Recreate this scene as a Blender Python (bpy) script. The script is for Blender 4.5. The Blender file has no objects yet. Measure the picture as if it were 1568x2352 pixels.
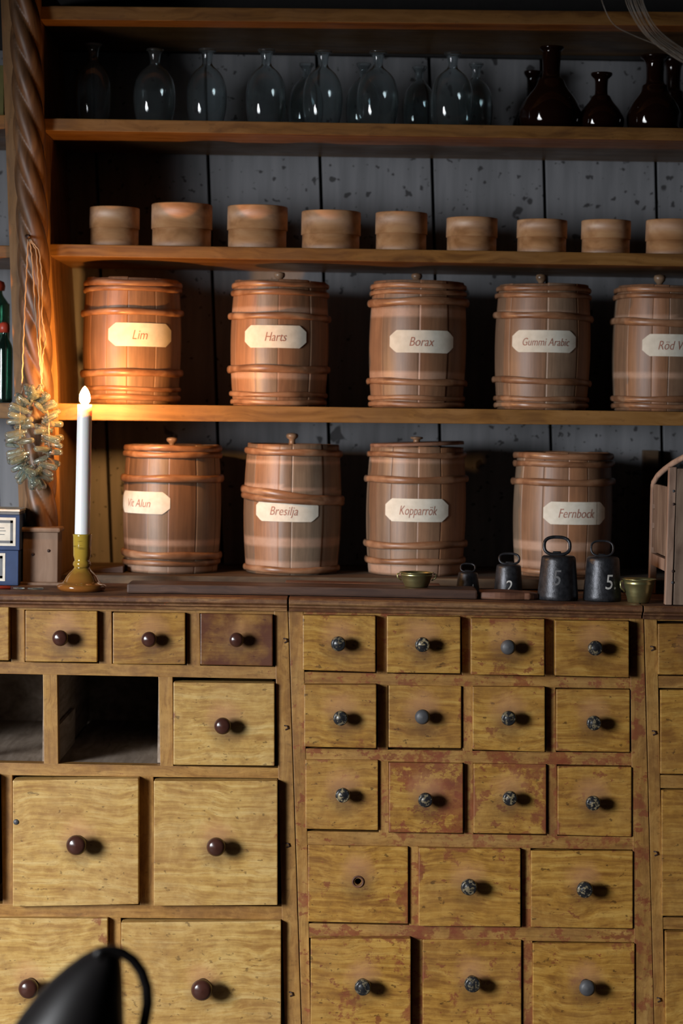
import bpy, bmesh, math, random
from math import sin, cos, pi, tan, atan, radians, sqrt, asin
from mathutils import Vector, Matrix
random.seed(7)
SC = bpy.context.scene
COL = SC.collection

# ------------------------------------------------------------------ camera
F_PX = 4700.0
PITCH = atan(226/F_PX); ROLL = radians(1.0)
CAM = Vector((0, -3.3, 1.36))
fw = Vector((0, cos(PITCH), -sin(PITCH)))
r0 = Vector((1, 0, 0)); u0 = Vector((0, sin(PITCH), cos(PITCH)))
rt = cos(ROLL)*r0 + sin(ROLL)*u0
up = -sin(ROLL)*r0 + cos(ROLL)*u0
cam = bpy.data.cameras.new('camera'); co = bpy.data.objects.new('camera', cam); COL.objects.link(co)
M = Matrix.Identity(4)
for i in range(3):
    M[i][0], M[i][1], M[i][2], M[i][3] = rt[i], up[i], -fw[i], CAM[i]
co.matrix_world = M
cam.sensor_fit = 'VERTICAL'; cam.sensor_height = 24.0; cam.lens = F_PX/2352*24
cam.clip_start = .05
cam.dof.use_dof = True; cam.dof.focus_distance = 3.30; cam.dof.aperture_fstop = 2.0
SC.camera = co
# ------------------------------------------------------------------ world, light, exposure
w = bpy.data.worlds.new('world'); SC.world = w; w.use_nodes = True
w.node_tree.nodes['Background'].inputs[0].default_value = (.55, .65, .8, 1)
w.node_tree.nodes['Background'].inputs[1].default_value = .004
SC.view_settings.view_transform = 'Standard'; SC.view_settings.look = 'None'
SC.view_settings.gamma = 1; SC.view_settings.use_curve_mapping = False
SC.view_settings.exposure = 0.0
WIN = Vector((-2.42, -2.25, 1.34))
al = bpy.data.lights.new('window_daylight', 'AREA'); al.shape = 'RECTANGLE'
al.size = .85; al.size_y = 1.05; al.energy = 25; al.color = (.95, .975, 1.0); al.spread = radians(66)
ao = bpy.data.objects.new('window_daylight', al); COL.objects.link(ao); ao.location = WIN
ao.rotation_euler = (Vector((-.25, 0.1, .30)) - WIN).to_track_quat('-Z', 'Z').to_euler()
FLAME_POWER = 1350

def P(px, py, Y):
    d = fw + rt*((px-784)/F_PX) - up*((py-1176)/F_PX)
    t = (Y-CAM.y)/d.y
    return CAM + d*t
def PZ(px, py, z):
    d = fw + rt*((px-784)/F_PX) - up*((py-1176)/F_PX)
    t = (z-CAM.z)/d.z
    return CAM + d*t
def S(px, Y): return px*(Y-CAM.y)/F_PX      # a pixel length as metres at depth Y

# ------------------------------------------------------------------ materials
class NT:
    def __init__(s, name):
        s.m = bpy.data.materials.new(name); s.m.use_nodes = True
        s.t = s.m.node_tree; s.n = s.t.nodes; s.b = s.n['Principled BSDF']
    def new(s, k): return s.n.new(k)
    def put(s, sock, v):
        if isinstance(v, bpy.types.NodeSocket): s.t.links.new(v, sock)
        elif v is not None:
            if isinstance(v, tuple) and len(v) == 3 and sock.type == 'RGBA': v = v+(1,)
            sock.default_value = v
    def math(s, op, a, b=None, c=None, clamp=False):
        n = s.new('ShaderNodeMath'); n.operation = op; n.use_clamp = clamp
        s.put(n.inputs[0], a); s.put(n.inputs[1], b); s.put(n.inputs[2], c); return n.outputs[0]
    def vm(s, op, a, b=None):
        n = s.new('ShaderNodeVectorMath'); n.operation = op
        s.put(n.inputs[0], a); s.put(n.inputs[1], b)
        return n.outputs['Value'] if op in ('LENGTH', 'DOT_PRODUCT') else n.outputs[0]
    def map(s, v, sc, loc=(0, 0, 0)):
        n = s.new('ShaderNodeMapping'); s.put(n.inputs[0], v)
        n.inputs['Scale'].default_value = sc; n.inputs['Location'].default_value = loc; return n.outputs[0]
    def noise(s, v, sc, det=3, ro=.5, di=0):
        n = s.new('ShaderNodeTexNoise'); s.put(n.inputs['Vector'], v)
        n.inputs['Scale'].default_value = sc; n.inputs['Detail'].default_value = det
        n.inputs['Roughness'].default_value = ro; n.inputs['Distortion'].default_value = di; return n.outputs[0]
    def vor(s, v, sc):
        n = s.new('ShaderNodeTexVoronoi'); s.put(n.inputs['Vector'], v); n.inputs['Scale'].default_value = sc; return n.outputs['Distance']
    def ramp(s, f, stops):
        n = s.new('ShaderNodeValToRGB'); s.put(n.inputs[0], f)
        e = n.color_ramp.elements
        while len(e) < len(stops): e.new(.5)
        for i, (p, c) in enumerate(stops):
            e[i].position = p
            e[i].color = (c, c, c, 1) if isinstance(c, (int, float)) else (c if len(c) == 4 else c+(1,))
        return n.outputs[0]
    def mix(s, f, a, b, mode='MIX'):
        n = s.new('ShaderNodeMix'); n.data_type = 'RGBA'; n.blend_type = mode
        s.put(n.inputs[0], f); s.put(n.inputs[6], a); s.put(n.inputs[7], b); return n.outputs[2]
    def sep(s, v):
        n = s.new('ShaderNodeSeparateXYZ'); s.put(n.inputs[0], v); return n.outputs
    def attr(s, name, obj=False):
        n = s.new('ShaderNodeAttribute'); n.attribute_name = name
        if obj: n.attribute_type = 'OBJECT'
        return n.outputs['Fac']
    def coords(s):
        tc = s.new('ShaderNodeTexCoord'); oi = s.new('ShaderNodeObjectInfo')
        cb = s.new('ShaderNodeCombineXYZ')
        for i, k in enumerate((17.0, 9.0, 31.0)): s.put(cb.inputs[i], s.math('MULTIPLY', oi.outputs['Random'], k))
        s.rand = oi.outputs['Random']; s.obj = tc.outputs['Object']; s.gen = tc.outputs['Generated']
        return s.vm('ADD', tc.outputs['Object'], cb.outputs[0])
    def bump(s, h, st=.3, d=.001):
        n = s.new('ShaderNodeBump'); n.inputs['Strength'].default_value = st; n.inputs['Distance'].default_value = d
        s.put(n.inputs['Height'], h); s.put(s.b.inputs['Normal'], n.outputs[0])
    def out(s, col=None, rough=None, **k):
        s.put(s.b.inputs['Base Color'], col); s.put(s.b.inputs['Roughness'], rough)
        for kk, v in k.items(): s.put(s.b.inputs[kk.replace('_', ' ')], v)
        return s.m

def plain(name, col, rough=.5, **k):
    n = NT(name); v = n.coords()
    nz = n.noise(v, 60, 4)
    c = n.mix(n.ramp(nz, [(.3, 0), (.75, 1)]), tuple(x*.82 for x in col), tuple(min(1, x*1.1) for x in col))
    return n.out(c, rough, **k)

def wood(name, dark, mid, light, axis='X', rough=.45, fine=110, stretch=5, specks=.0, redness=None,
         red=(.20, .048, .020), knob=False, blotch=.5, edge=False, band=45):
    n = NT(name); v = n.coords()
    warp = n.noise(v, 7, 2)
    wv = n.new('ShaderNodeCombineXYZ'); wz = n.math('MULTIPLY', n.math('SUBTRACT', warp, .5), .05)
    for i in range(3):
        if 'XYZ'[i] != axis: n.put(wv.inputs[i], wz)
    vv = n.vm('ADD', v, wv.outputs[0])
    sc = [fine]*3; sc['XYZ'.index(axis)] = stretch
    sb = [band]*3; sb['XYZ'.index(axis)] = stretch*.35
    g1 = n.noise(n.map(vv, tuple(sc)), 1, 4, .6)
    g2 = n.noise(n.map(vv, tuple(sb)), 1, 2, .5, .4)
    g = n.math('ADD', n.math('MULTIPLY', g1, .5), n.math('MULTIPLY', g2, .5))
    c = n.ramp(g, [(.36, dark), (.5, mid), (.64, light)])
    bl = n.noise(v, 9, 4, .6)
    c = n.mix(n.math('MULTIPLY', n.ramp(bl, [(.42, 0), (.72, 1)]), blotch), c, dark)
    pale = n.noise(n.vm('ADD', v, (5.0, 3.0, 1.0)), 11, 5, .65)
    c = n.mix(n.math('MULTIPLY', n.ramp(pale, [(.52, 0), (.75, 1)]), .5), c, light)
    if redness is not None:
        ln = n.noise(n.map(vv, tuple(stretch*1.3 if 'XYZ'[i] == axis else 330. for i in range(3))), 1, 3, .6)
        c = n.mix(n.math('MULTIPLY', n.ramp(ln, [(.53, 0), (.66, 1)]), .55), c, dark)
        mo = n.noise(n.vm('ADD', v, (2.0, 7.0, 3.0)), 55, 5, .7)
        c = n.mix(n.math('MULTIPLY', n.ramp(mo, [(.5, 0), (.75, 1)]), .5), c, tuple(x*.7 for x in dark))
        c = n.mix(n.math('MULTIPLY', n.ramp(mo, [(.25, 1), (.48, 0)]), .35), c, tuple(min(1, x*1.2) for x in light))
    if specks:
        sp = n.noise(n.map(v, (70, 70, 110)), 1, 3, .6)
        c = n.mix(n.math('MULTIPLY', n.ramp(sp, [(.64, 0), (.69, 1)]), specks), c, tuple(x*.3 for x in dark))
    if redness is not None:
        r = n.noise(n.vm('ADD', v, (9.0, 1.0, 4.0)), 17, 9, .68)
        r = n.math('ADD', r, n.attr('paint_wear', True))
        if edge:
            gx, gy, gz = n.sep(n.gen)
            ex = n.math('ABSOLUTE', n.math('SUBTRACT', gx, .5)); ez = n.math('ABSOLUTE', n.math('SUBTRACT', gz, .5))
            e = n.math('MAXIMUM', ex, ez)
            r = n.math('ADD', r, n.math('MULTIPLY', n.ramp(e, [(.43, 0), (.5, 1)]), .10))
        rf = n.ramp(r, [(.655, 0), (.70, 1)])
        rc = n.mix(n.noise(v, 30, 3), tuple(x*.55 for x in red), tuple(min(1, x*1.35) for x in red))
        c = n.mix(n.math('MULTIPLY', rf, n.math('ADD', n.math('MULTIPLY', n.noise(v, 90, 4, .7), .9), .28, None, True)), c, rc)
        r2 = n.math('ADD', n.noise(n.map(v, (38, 38, 55), (3, 1, 2)), 1, 7, .72), n.math('MULTIPLY', n.attr('paint_wear', True), .9))
        c = n.mix(n.math('MULTIPLY', n.ramp(r2, [(.655, 0), (.68, 1)]), .75), c, rc)
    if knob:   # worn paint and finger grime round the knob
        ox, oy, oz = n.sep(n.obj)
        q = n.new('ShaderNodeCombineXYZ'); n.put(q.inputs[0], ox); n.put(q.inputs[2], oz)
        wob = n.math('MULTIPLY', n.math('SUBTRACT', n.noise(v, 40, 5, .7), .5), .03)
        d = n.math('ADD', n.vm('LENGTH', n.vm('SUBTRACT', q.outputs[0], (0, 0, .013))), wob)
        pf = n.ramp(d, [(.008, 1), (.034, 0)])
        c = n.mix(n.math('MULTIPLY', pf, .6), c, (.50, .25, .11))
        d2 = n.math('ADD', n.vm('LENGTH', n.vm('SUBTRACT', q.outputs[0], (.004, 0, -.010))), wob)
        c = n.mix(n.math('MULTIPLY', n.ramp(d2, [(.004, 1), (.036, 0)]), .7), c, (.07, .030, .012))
        t = n.math('MULTIPLY', n.attr('stain', True), n.ramp(n.math('ADD', n.noise(v, 13, 5, .6), n.math('MULTIPLY', oz, 0.0)), [(.25, 0), (.55, 1)]))
        c = n.mix(t, c, (.085, .022, .010))
    n.bump(g, .35, .0012)
    rr = n.ramp(bl, [(.3, rough-.08), (.7, rough+.12)])
    return n.out(c, rr)

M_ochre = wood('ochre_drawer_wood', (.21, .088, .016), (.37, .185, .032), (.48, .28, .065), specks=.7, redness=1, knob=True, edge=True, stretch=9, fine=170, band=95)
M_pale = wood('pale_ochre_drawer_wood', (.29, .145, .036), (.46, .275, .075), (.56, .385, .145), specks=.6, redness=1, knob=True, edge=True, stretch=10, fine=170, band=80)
M_frame = wood('ochre_frame_wood', (.19, .085, .022), (.31, .155, .038), (.42, .24, .07), specks=.3, redness=1, edge=False)
M_framev = wood('ochre_stile_wood', (.19, .085, .022), (.31, .155, .038), (.42, .24, .07), axis='Z', specks=.3, redness=1)
M_top = wood('red_brown_top_wood', (.06, .022, .009), (.16, .062, .022), (.34, .18, .07), rough=.58, blotch=.7, stretch=4, redness=1, red=(.30, .09, .03))
M_inner = wood('raw_inner_wood', (.16, .115, .08), (.26, .20, .15), (.36, .29, .23), axis='Y', rough=.8)
M_shelf = wood('shelf_pine', (.12, .052, .014), (.225, .108, .028), (.30, .155, .048), rough=.42, stretch=3, specks=.2, blotch=.3)
M_shelfv = wood('upright_pine', (.13, .06, .018), (.25, .12, .038), (.33, .17, .06), axis='Z', rough=.45, stretch=3, specks=.2, blotch=.3)
M_twist = wood('carved_column_wood', (.06, .028, .012), (.13, .06, .025), (.21, .10, .04), axis='Z', rough=.46, stretch=6, blotch=.6)
M_base = wood('base_block_wood', (.17, .095, .055), (.22, .13, .08), (.27, .17, .11), axis='Z', rough=.6, stretch=4, blotch=.2)
M_plank = wood('dusty_plank', (.04, .024, .013), (.09, .055, .03), (.17, .105, .055), rough=.7)
M_dark_board = wood('dark_board', (.028, .012, .008), (.06, .027, .016), (.11, .052, .030), rough=.6, stretch=3)
M_red_board = wood('red_board', (.07, .025, .013), (.14, .055, .027), (.21, .09, .045), rough=.6, stretch=3)
M_rack = wood('rack_wood', (.16, .09, .06), (.33, .21, .15), (.45, .30, .22), axis='Z', rough=.6)
M_rackp = wood('rack_panel_wood', (.10, .06, .04), (.20, .13, .09), (.28, .2, .14), axis='Z', rough=.65)
M_stool = wood('bench_wood', (.06, .03, .015), (.12, .06, .03), (.2, .11, .06), rough=.5)
M_hoop = wood('willow_hoop', (.14, .06, .028), (.27, .13, .066), (.42, .24, .14), rough=.36, stretch=12, fine=40, blotch=.4)
M_lid = wood('barrel_lid_wood', (.13, .06, .035), (.25, .13, .08), (.38, .22, .15), rough=.5)
M_knobw = wood('turned_knob_wood', (.12, .07, .04), (.24, .15, .09), (.34, .22, .14), rough=.35)
M_box = wood('bentwood', (.36, .165, .065), (.54, .27, .12), (.64, .36, .18), axis='X', rough=.46, stretch=3, fine=60, blotch=.25)
for _m, _a in ((M_box, .85), (M_hoop, .0)):
    if _a:
        _t = _m.node_tree; _g = _t.nodes.new('ShaderNodeTangent'); _g.direction_type = 'RADIAL'; _g.axis = 'Z'
        _b = _t.nodes['Principled BSDF']; _t.links.new(_g.outputs[0], _b.inputs['Tangent']); _b.inputs['Anisotropic'].default_value = _a
        _b.inputs['Specular IOR Level'].default_value = .8
M_boxtop = wood('bentwood_top', (.07, .045, .035), (.14, .09, .065), (.2, .14, .1), rough=.6)

def barrel_mat():
    n = NT('barrel_stave_wood'); v = n.coords()
    st = n.attr('stave')
    c = n.ramp(st, [(0, (.15, .09, .055)), (.2, (.25, .125, .065)), (.4, (.20, .13, .085)), (.6, (.33, .155, .075)), (.8, (.22, .16, .11)), (1, (.31, .20, .13))])
    g = n.noise(n.map(v, (160, 160, 7)), 1, 4, .6)
    c = n.mix(1, c, n.ramp(g, [(.3, .72), (.7, 1.15)]), 'MULTIPLY')
    bl = n.noise(v, 14, 4, .6)
    c = n.mix(n.math('MULTIPLY', n.ramp(bl, [(.45, 0), (.75, 1)]), .4), c, (.11, .06, .04))
    pl = n.math('MULTIPLY', n.attr('pale'), n.ramp(n.noise(v, 40, 4, .7), [(.2, .45), (.6, 1)]))
    c = n.mix(n.math('MULTIPLY', pl, .75), c, (.48, .30, .21))
    n.bump(g, .25, .0008)
    return n.out(c, .46)
M_stave = barrel_mat()

def wall_mat():
    n = NT('grey_painted_plank'); v = n.coords()
    g = n.noise(n.map(v, (60, 60, 5)), 1, 3)
    c = n.ramp(g, [(.3, (.185, .19, .205)), (.7, (.26, .265, .285))])
    s = n.noise(v, 75, 2, .5)
    big = n.ramp(n.noise(v, 5, 2), [(.35, 0), (.65, .06)])
    sp = n.ramp(n.math('ADD', s, big), [(.695, 0), (.72, 1)])
    sb = n.ramp(n.noise(n.vm('ADD', v, (3, 3, 3)), 24, 2, .4), [(.715, 0), (.735, 1)])
    c = n.mix(n.math('MULTIPLY', n.math('MAXIMUM', sp, sb), .85), c, (.03, .028, .03))
    return n.out(c, .75)
M_wall = wall_mat()
M_gap = plain('dark_gap', (.012, .010, .009), .9)
M_darkwall = plain('shade_dark_boards', (.02, .018, .018), .85)  # near-black boards; above the top shelf the colour stands in for shade
M_floor = wood('floor_boards', (.06, .04, .03), (.12, .08, .05), (.18, .12, .08), axis='Y', rough=.6)
M_plaster = plain('dim_plaster', (.13, .11, .095), .9)
M_iron = NT('blackened_iron'); _v = M_iron.coords(); M_iron.bump(M_iron.noise(_v, 260, 4, .6), .5, .0008)
M_iron = M_iron.out(M_iron.ramp(M_iron.noise(_v, 120, 4), [(.3, (.022, .023, .027)), (.7, (.055, .056, .064))]), .40, Metallic=.55, Specular_IOR_Level=.6)
M_white_paint = plain('chalk_white_paint', (.62, .60, .57), .7)
M_grey_paint = plain('faded_grey_paint', (.12, .12, .125), .7)
M_knob_brown = plain('dark_brown_knob_lacquer', (.055, .020, .014), .22)
def knob_worn():
    n = NT('black_worn_knob'); v = n.coords()
    f = n.ramp(n.noise(v, 160, 5, .65), [(.52, 0), (.56, 1)])
    c = n.mix(n.math('MULTIPLY', f, n.attr('chip', True)), (.018, .018, .02), (.30, .24, .14))
    return n.out(c, .30)
M_knob_black = knob_worn()
M_knob_grey = plain('dull_grey_knob', (.07, .07, .075), .5)
M_nail = plain('rusty_nail', (.06, .035, .03), .5, Metallic=.5)
M_paper = NT('cream_paper'); _v = M_paper.coords()
M_paper = M_paper.out(M_paper.ramp(M_paper.noise(_v, 90, 4), [(.3, (.66, .62, .52)), (.7, (.78, .74, .64))]), .75)
M_ink = plain('red_brown_ink', (.40, .17, .12), .8)
M_inkd = plain('dark_ink', (.06, .06, .07), .8)
M_glassclear = NT('clear_aqua_glass').out((.84, .92, .94), .02, Transmission_Weight=.982, IOR=1.5)
M_glassvial = NT('greenish_vial_glass').out((.86, .95, .88), .03, Transmission_Weight=.955, IOR=1.48)
M_glassbrown = NT('dark_brown_glass').out((.016, .005, .003), .05, Transmission_Weight=.3, IOR=1.5)
M_glassgreen = NT('green_bottle_glass').out((.14, .30, .23), .03, Transmission_Weight=.97, IOR=1.5)
M_brass = plain('aged_brass', (.47, .44, .21), .34, Metallic=.9)
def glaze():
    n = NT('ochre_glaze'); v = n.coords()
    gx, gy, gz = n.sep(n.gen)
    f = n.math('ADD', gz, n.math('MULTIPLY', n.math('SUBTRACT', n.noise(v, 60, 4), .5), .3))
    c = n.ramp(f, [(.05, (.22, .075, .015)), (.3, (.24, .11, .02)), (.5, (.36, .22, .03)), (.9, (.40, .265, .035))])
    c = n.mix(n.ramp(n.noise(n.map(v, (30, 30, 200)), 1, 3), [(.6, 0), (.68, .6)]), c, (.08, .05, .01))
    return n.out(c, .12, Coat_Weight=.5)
M_glaze = glaze()
M_wax = NT('white_wax'); M_wax.b.inputs['Subsurface Radius'].default_value = (.02, .012, .008)
M_wax = M_wax.out((.86, .86, .87), .4, Subsurface_Weight=.55, Subsurface_Scale=.6)
M_wick = plain('burnt_wick', (.01, .008, .008), .9)
M_flame = NT('flame'); M_flame.put(M_flame.b.inputs['Emission Color'], (1, .45, .115, 1))
M_flame = M_flame.out((1, .6, .2), .5, Emission_Strength=float(FLAME_POWER))
M_twine = plain('hemp_twine', (.42, .28, .18), .85)
M_wire = plain('dull_wire', (.34, .34, .32), .4, Metallic=.2)
M_pewter = plain('dark_tin', (.012, .010, .010), .42, Metallic=.15, Specular_IOR_Level=.5)
M_blue = plain('navy_blue_card', (.016, .042, .125), .55)
M_greycard = plain('grey_printed_border', (.17, .18, .19), .75)
M_redwax = plain('red_wax', (.45, .05, .025), .4)
M_yellow = plain('dull_olive_card', (.14, .12, .02), .6)

# ------------------------------------------------------------------ mesh helpers
class MB:
    def __init__(s): s.v = []; s.f = []; s.sm = []; s.at = {}
    def add(s, vs, fs, smooth=False):
        b = len(s.v); s.v += [Vector(q) for q in vs]
        s.f += [tuple(i+b for i in f) for f in fs]; s.sm += [smooth]*len(fs); return s
    def hexa(s, q, dy):
        """q: four front corners (tl, tr, br, bl); extruded along +y by dy"""
        b = [Vector((p.x, p.y+dy, p.z)) for p in q]
        return s.add(list(q)+b, [(3, 2, 1, 0), (4, 5, 6, 7), (0, 1, 5, 4), (1, 2, 6, 5), (2, 3, 7, 6), (3, 0, 4, 7)])
    def box(s, a, b):
        (x0, y0, z0), (x1, y1, z1) = a, b
        return s.hexa([Vector((x0, y0, z1)), Vector((x1, y0, z1)), Vector((x1, y0, z0)), Vector((x0, y0, z0))], y1-y0)
    def lathe(s, prof, c, n=40, cap=True, sx=1, sy=1):
        vs = []; fs = []
        for r, z in prof:
            for i in range(n):
                a = 2*pi*i/n; vs.append((c[0]+sx*r*sin(a), c[1]-sy*r*cos(a), c[2]+z))
        for k in range(len(prof)-1):
            for i in range(n):
                j = (i+1) % n; fs.append((k*n+i, k*n+j, (k+1)*n+j, (k+1)*n+i))
        if cap:
            if prof[0][0] > 1e-5: fs.append(tuple(reversed(range(n))))
            if prof[-1][0] > 1e-5: fs.append(tuple((len(prof)-1)*n+i for i in range(n)))
        return s.add(vs, fs, True)
    def tube(s, pts, r, n=10, closed=False, flat=1.0):
        pts = [Vector(p) for p in pts]; m = len(pts); vs = []; fs = []
        ref = None
        for k in range(m):
            if closed: t = pts[(k+1) % m]-pts[k-1]
            else: t = pts[min(k+1, m-1)]-pts[max(k-1, 0)]
            t.normalize()
            if ref is None:
                ref = Vector((0, 0, 1)) if abs(t.z) < .9 else Vector((0, 1, 0))
            a = (ref - t*ref.dot(t)).normalized(); b = t.cross(a); ref = a
            rr = r[k] if isinstance(r, (list, tuple)) else r
            for i in range(n):
                an = 2*pi*i/n; vs.append(pts[k] + a*cos(an)*rr + b*sin(an)*rr*flat)
        for k in range(m if closed else m-1):
            k2 = (k+1) % m
            for i in range(n):
                j = (i+1) % n; fs.append((k*n+i, k*n+j, k2*n+j, k2*n+i))
        if not closed: fs += [tuple(reversed(range(n))), tuple((m-1)*n+i for i in range(n))]
        return s.add(vs, fs, True)
    def build(s, name, mat, parent=None, loc=None, bevel=0, seg=2):
        pl = WLOC.get(parent.name, Vector()) if parent else Vector()
        wl = Vector(loc) if loc is not None else (pl if parent else Vector())
        me = bpy.data.meshes.new(name)
        me.from_pydata([tuple(v-wl) for v in s.v], [], s.f)
        for p, q in zip(me.polygons, s.sm): p.use_smooth = q
        if bevel:
            bm = bmesh.new(); bm.from_mesh(me)
            bmesh.ops.recalc_face_normals(bm, faces=bm.faces)
            ed = [e for e in bm.edges if len(e.link_faces) == 2 and e.calc_face_angle(0) > .6]
            bmesh.ops.bevel(bm, geom=ed, offset=bevel, segments=seg, affect='EDGES', profile=.6, clamp_overlap=True)
            bm.to_mesh(me); bm.free()
        else:
            bm = bmesh.new(); bm.from_mesh(me); bmesh.ops.recalc_face_normals(bm, faces=bm.faces); bm.to_mesh(me); bm.free()
        for an, vals in s.at.items():
            a = me.attributes.new(an, 'FLOAT', 'POINT'); a.data.foreach_set('value', vals)
        me.materials.append(mat)
        o = bpy.data.objects.new(name, me); COL.objects.link(o)
        o.location = wl - pl
        if parent: o.parent = parent
        WLOC[o.name] = wl
        return o
WLOC = {}
def thing(name, label, cat, loc, group=None):
    o = bpy.data.objects.new(name, None); COL.objects.link(o); o.location = loc; o.empty_display_size = .02
    o['label'] = label; o['category'] = cat
    if group: o['group'] = group
    WLOC[o.name] = Vector(loc); return o
def tag(o, label, cat, group=None):
    o['label'] = label; o['category'] = cat
    if group: o['group'] = group
    return o
def struct(o): o['kind'] = 'structure'; return o

def text_mesh(txt, shear=.25, off=0.0):
    """flat lettering: (verts 2d, faces, width, height) with unit cap size"""
    cu = bpy.data.curves.new('t', 'FONT'); cu.body = txt; cu.size = 1; cu.shear = shear; cu.offset = off
    cu.resolution_u = 3
    o = bpy.data.objects.new('t', cu); COL.objects.link(o); bpy.context.view_layer.update()
    dg = bpy.context.evaluated_depsgraph_get()
    me = bpy.data.meshes.new_from_object(o.evaluated_get(dg))
    vs = [(v.co.x, v.co.y) for v in me.vertices]; fs = [tuple(p.vertices) for p in me.polygons]
    bpy.data.objects.remove(o); bpy.data.curves.remove(cu); bpy.data.meshes.remove(me)
    xs = [v[0] for v in vs]
    x0 = min(xs); return [(x-x0, y) for x, y in vs], fs, max(xs)-x0

# ------------------------------------------------------------------ the room
YF, YW = .22, .52        # shelf front plane, wall plane
b = MB(); b.box((-3.0, -3.6, -.04), (2.6, .6, 0)); struct(b.build('floor', M_floor))
b = MB(); b.box((-3.0, -3.6, 2.75), (2.6, .6, 2.8)); struct(b.build('ceiling', M_darkwall))
# boarded back wall: planks with open joints in front of a dark backing
b = MB()
def wall_x(k, z):   # k-th joint, leaning slightly as the old boards do
    p0 = P(735+(k)*257, 370, YW); p1 = P(754.5+(k)*255, 985, YW)
    t = (z-p1.z)/(p0.z-p1.z); return p1.x+(p0.x-p1.x)*t
ZT = 2.02
for k in range(-8, 7):
    g = .0028
    q = [Vector((wall_x(k, ZT)+g, YW, ZT)), Vector((wall_x(k+1, ZT)-g, YW, ZT)), Vector((wall_x(k+1, 0)-g, YW, 0)), Vector((wall_x(k, 0)+g, YW, 0))]
    b.hexa(q, .018)
struct(b.build('wall_back', M_wall, bevel=.001, seg=1))
b = MB(); b.box((-3.0, YW+.019, 0), (2.6, YW+.03, 2.75)); struct(b.build('wall_back_backing', M_gap))
b = MB(); b.box((-3.0, YW, ZT+.002), (2.6, YW+.018, 2.75)); struct(b.build('upper_wall_shade_1', M_darkwall))  # back wall above the top shelf, its shade painted in as near-black
# left wall with the window the daylight comes through
wx = -2.62
b = MB()
wy0, wy1, wz0, wz1 = -2.75, -1.75, .74, 1.94
b.box((wx-.12, -3.6, 0), (wx, wy0, 2.75)); b.box((wx-.12, wy1, 0), (wx, YW, 2.75))
b.box((wx-.12, wy0, 0), (wx, wy1, wz0)); b.box((wx-.12, wy0, wz1), (wx, wy1, 2.75))
struct(b.build('wall_left', M_plaster))
b = MB()
for (ya, yb, za, zb) in ((wy0, wy0+.05, wz0, wz1), (wy1-.05, wy1, wz0, wz1), (wy0, wy1, wz0, wz0+.05), (wy0, wy1, wz1-.05, wz1)):
    b.box((wx-.10, ya, za), (wx-.05, yb, zb))
struct(b.build('window_1', M_base))
b = MB(); b.box((2.5, -3.6, 0), (2.6, YW, 2.75)); struct(b.build('wall_right', M_darkwall))

# ------------------------------------------------------------------ shelving with carved column
shelving = thing('wall_shelving', 'tall pine wall shelving with open shelves behind the drawer chests', 'shelving', (0, YF, 1.07))
SH = {}
def plank(key, p0, p1, mat=M_shelf, name='shelf', yf=YF, yb=YW-.002, par=None, ext=1700, bev=.0015):
    """p = (px, top py, bottom py) at the front edge; gives the surface line"""
    A, B = P(p0[0], p0[1], yf), P(p1[0], p1[1], yf); C, D = P(p0[0], p0[2], yf), P(p1[0], p1[2], yf)
    if ext:
        t = (P(ext, 900, yf).x-A.x)/(B.x-A.x); B = A+(B-A)*t; D = C+(D-C)*t
    m = MB(); m.hexa([A, B, D, C], yb-yf); SH[key] = (A, B)
    return m.build(name, mat, par or shelving, bevel=bev)
def shz(key, x): A, B = SH[key]; return A.z+(B.z-A.z)*(x-A.x)/(B.x-A.x)
plank('s1', (92, 13, 45), (1568, 27, 59))
plank('s2', (100, 271, 300), (1568, 294, 323))
plank('s3', (112, 560, 588), (1568, 583, 612))
plank('s4', (130, 926, 965), (1568, 946, 978))
# bottom plank lies on the chests
plank('s5', (142, 1320, 1342), (1568, 1334, 1357), mat=M_plank)
def lplank(key, ty, by, tyr, byr):
    A, B = P(-260, ty, YF), P(40, tyr, YF); C, D = P(-260, by, YF), P(40, byr, YF)
    m = MB(); m.hexa([A, B, D, C], YW-YF-.002); SH[key] = (A, B); m.build('shelf', M_shelf, shelving, bevel=.0015)
lplank('l2', 260, 290, 264, 296); lplank('l3', 560, 588, 564, 592); lplank('l4', 922, 955, 926, 962)
# upright board, side panel
m = MB()
tl, tr, br, bl = P(-2, -60, YF-.002), P(88, -60, YF-.002), P(141, 1345, YF-.002), P(50, 1345, YF-.002)
# follow the slight bow of the old board by three segments
segL = [(0, -60), (15, 380), (32, 860), (50, 1342)]; segR = [(90, -60), (105, 380), (132, 860), (141, 1342)]
for k in range(3):
    m.hexa([P(*segL[k], YF-.002), P(*segR[k], YF-.002), P(*segR[k+1], YF-.002), P(*segL[k+1], YF-.002)], .018)
m.build('upright', M_shelfv, shelving)
m = MB()
for k in range(3):
    a, c = P(*segR[k], YF+.016), P(*segR[k+1], YF+.016)
    m.hexa([a+Vector((-.016, 0, 0)), a, c, c+Vector((-.016, 0, 0))], YW-YF-.02)
m.build('side_panel', M_shelfv, shelving)
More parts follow.
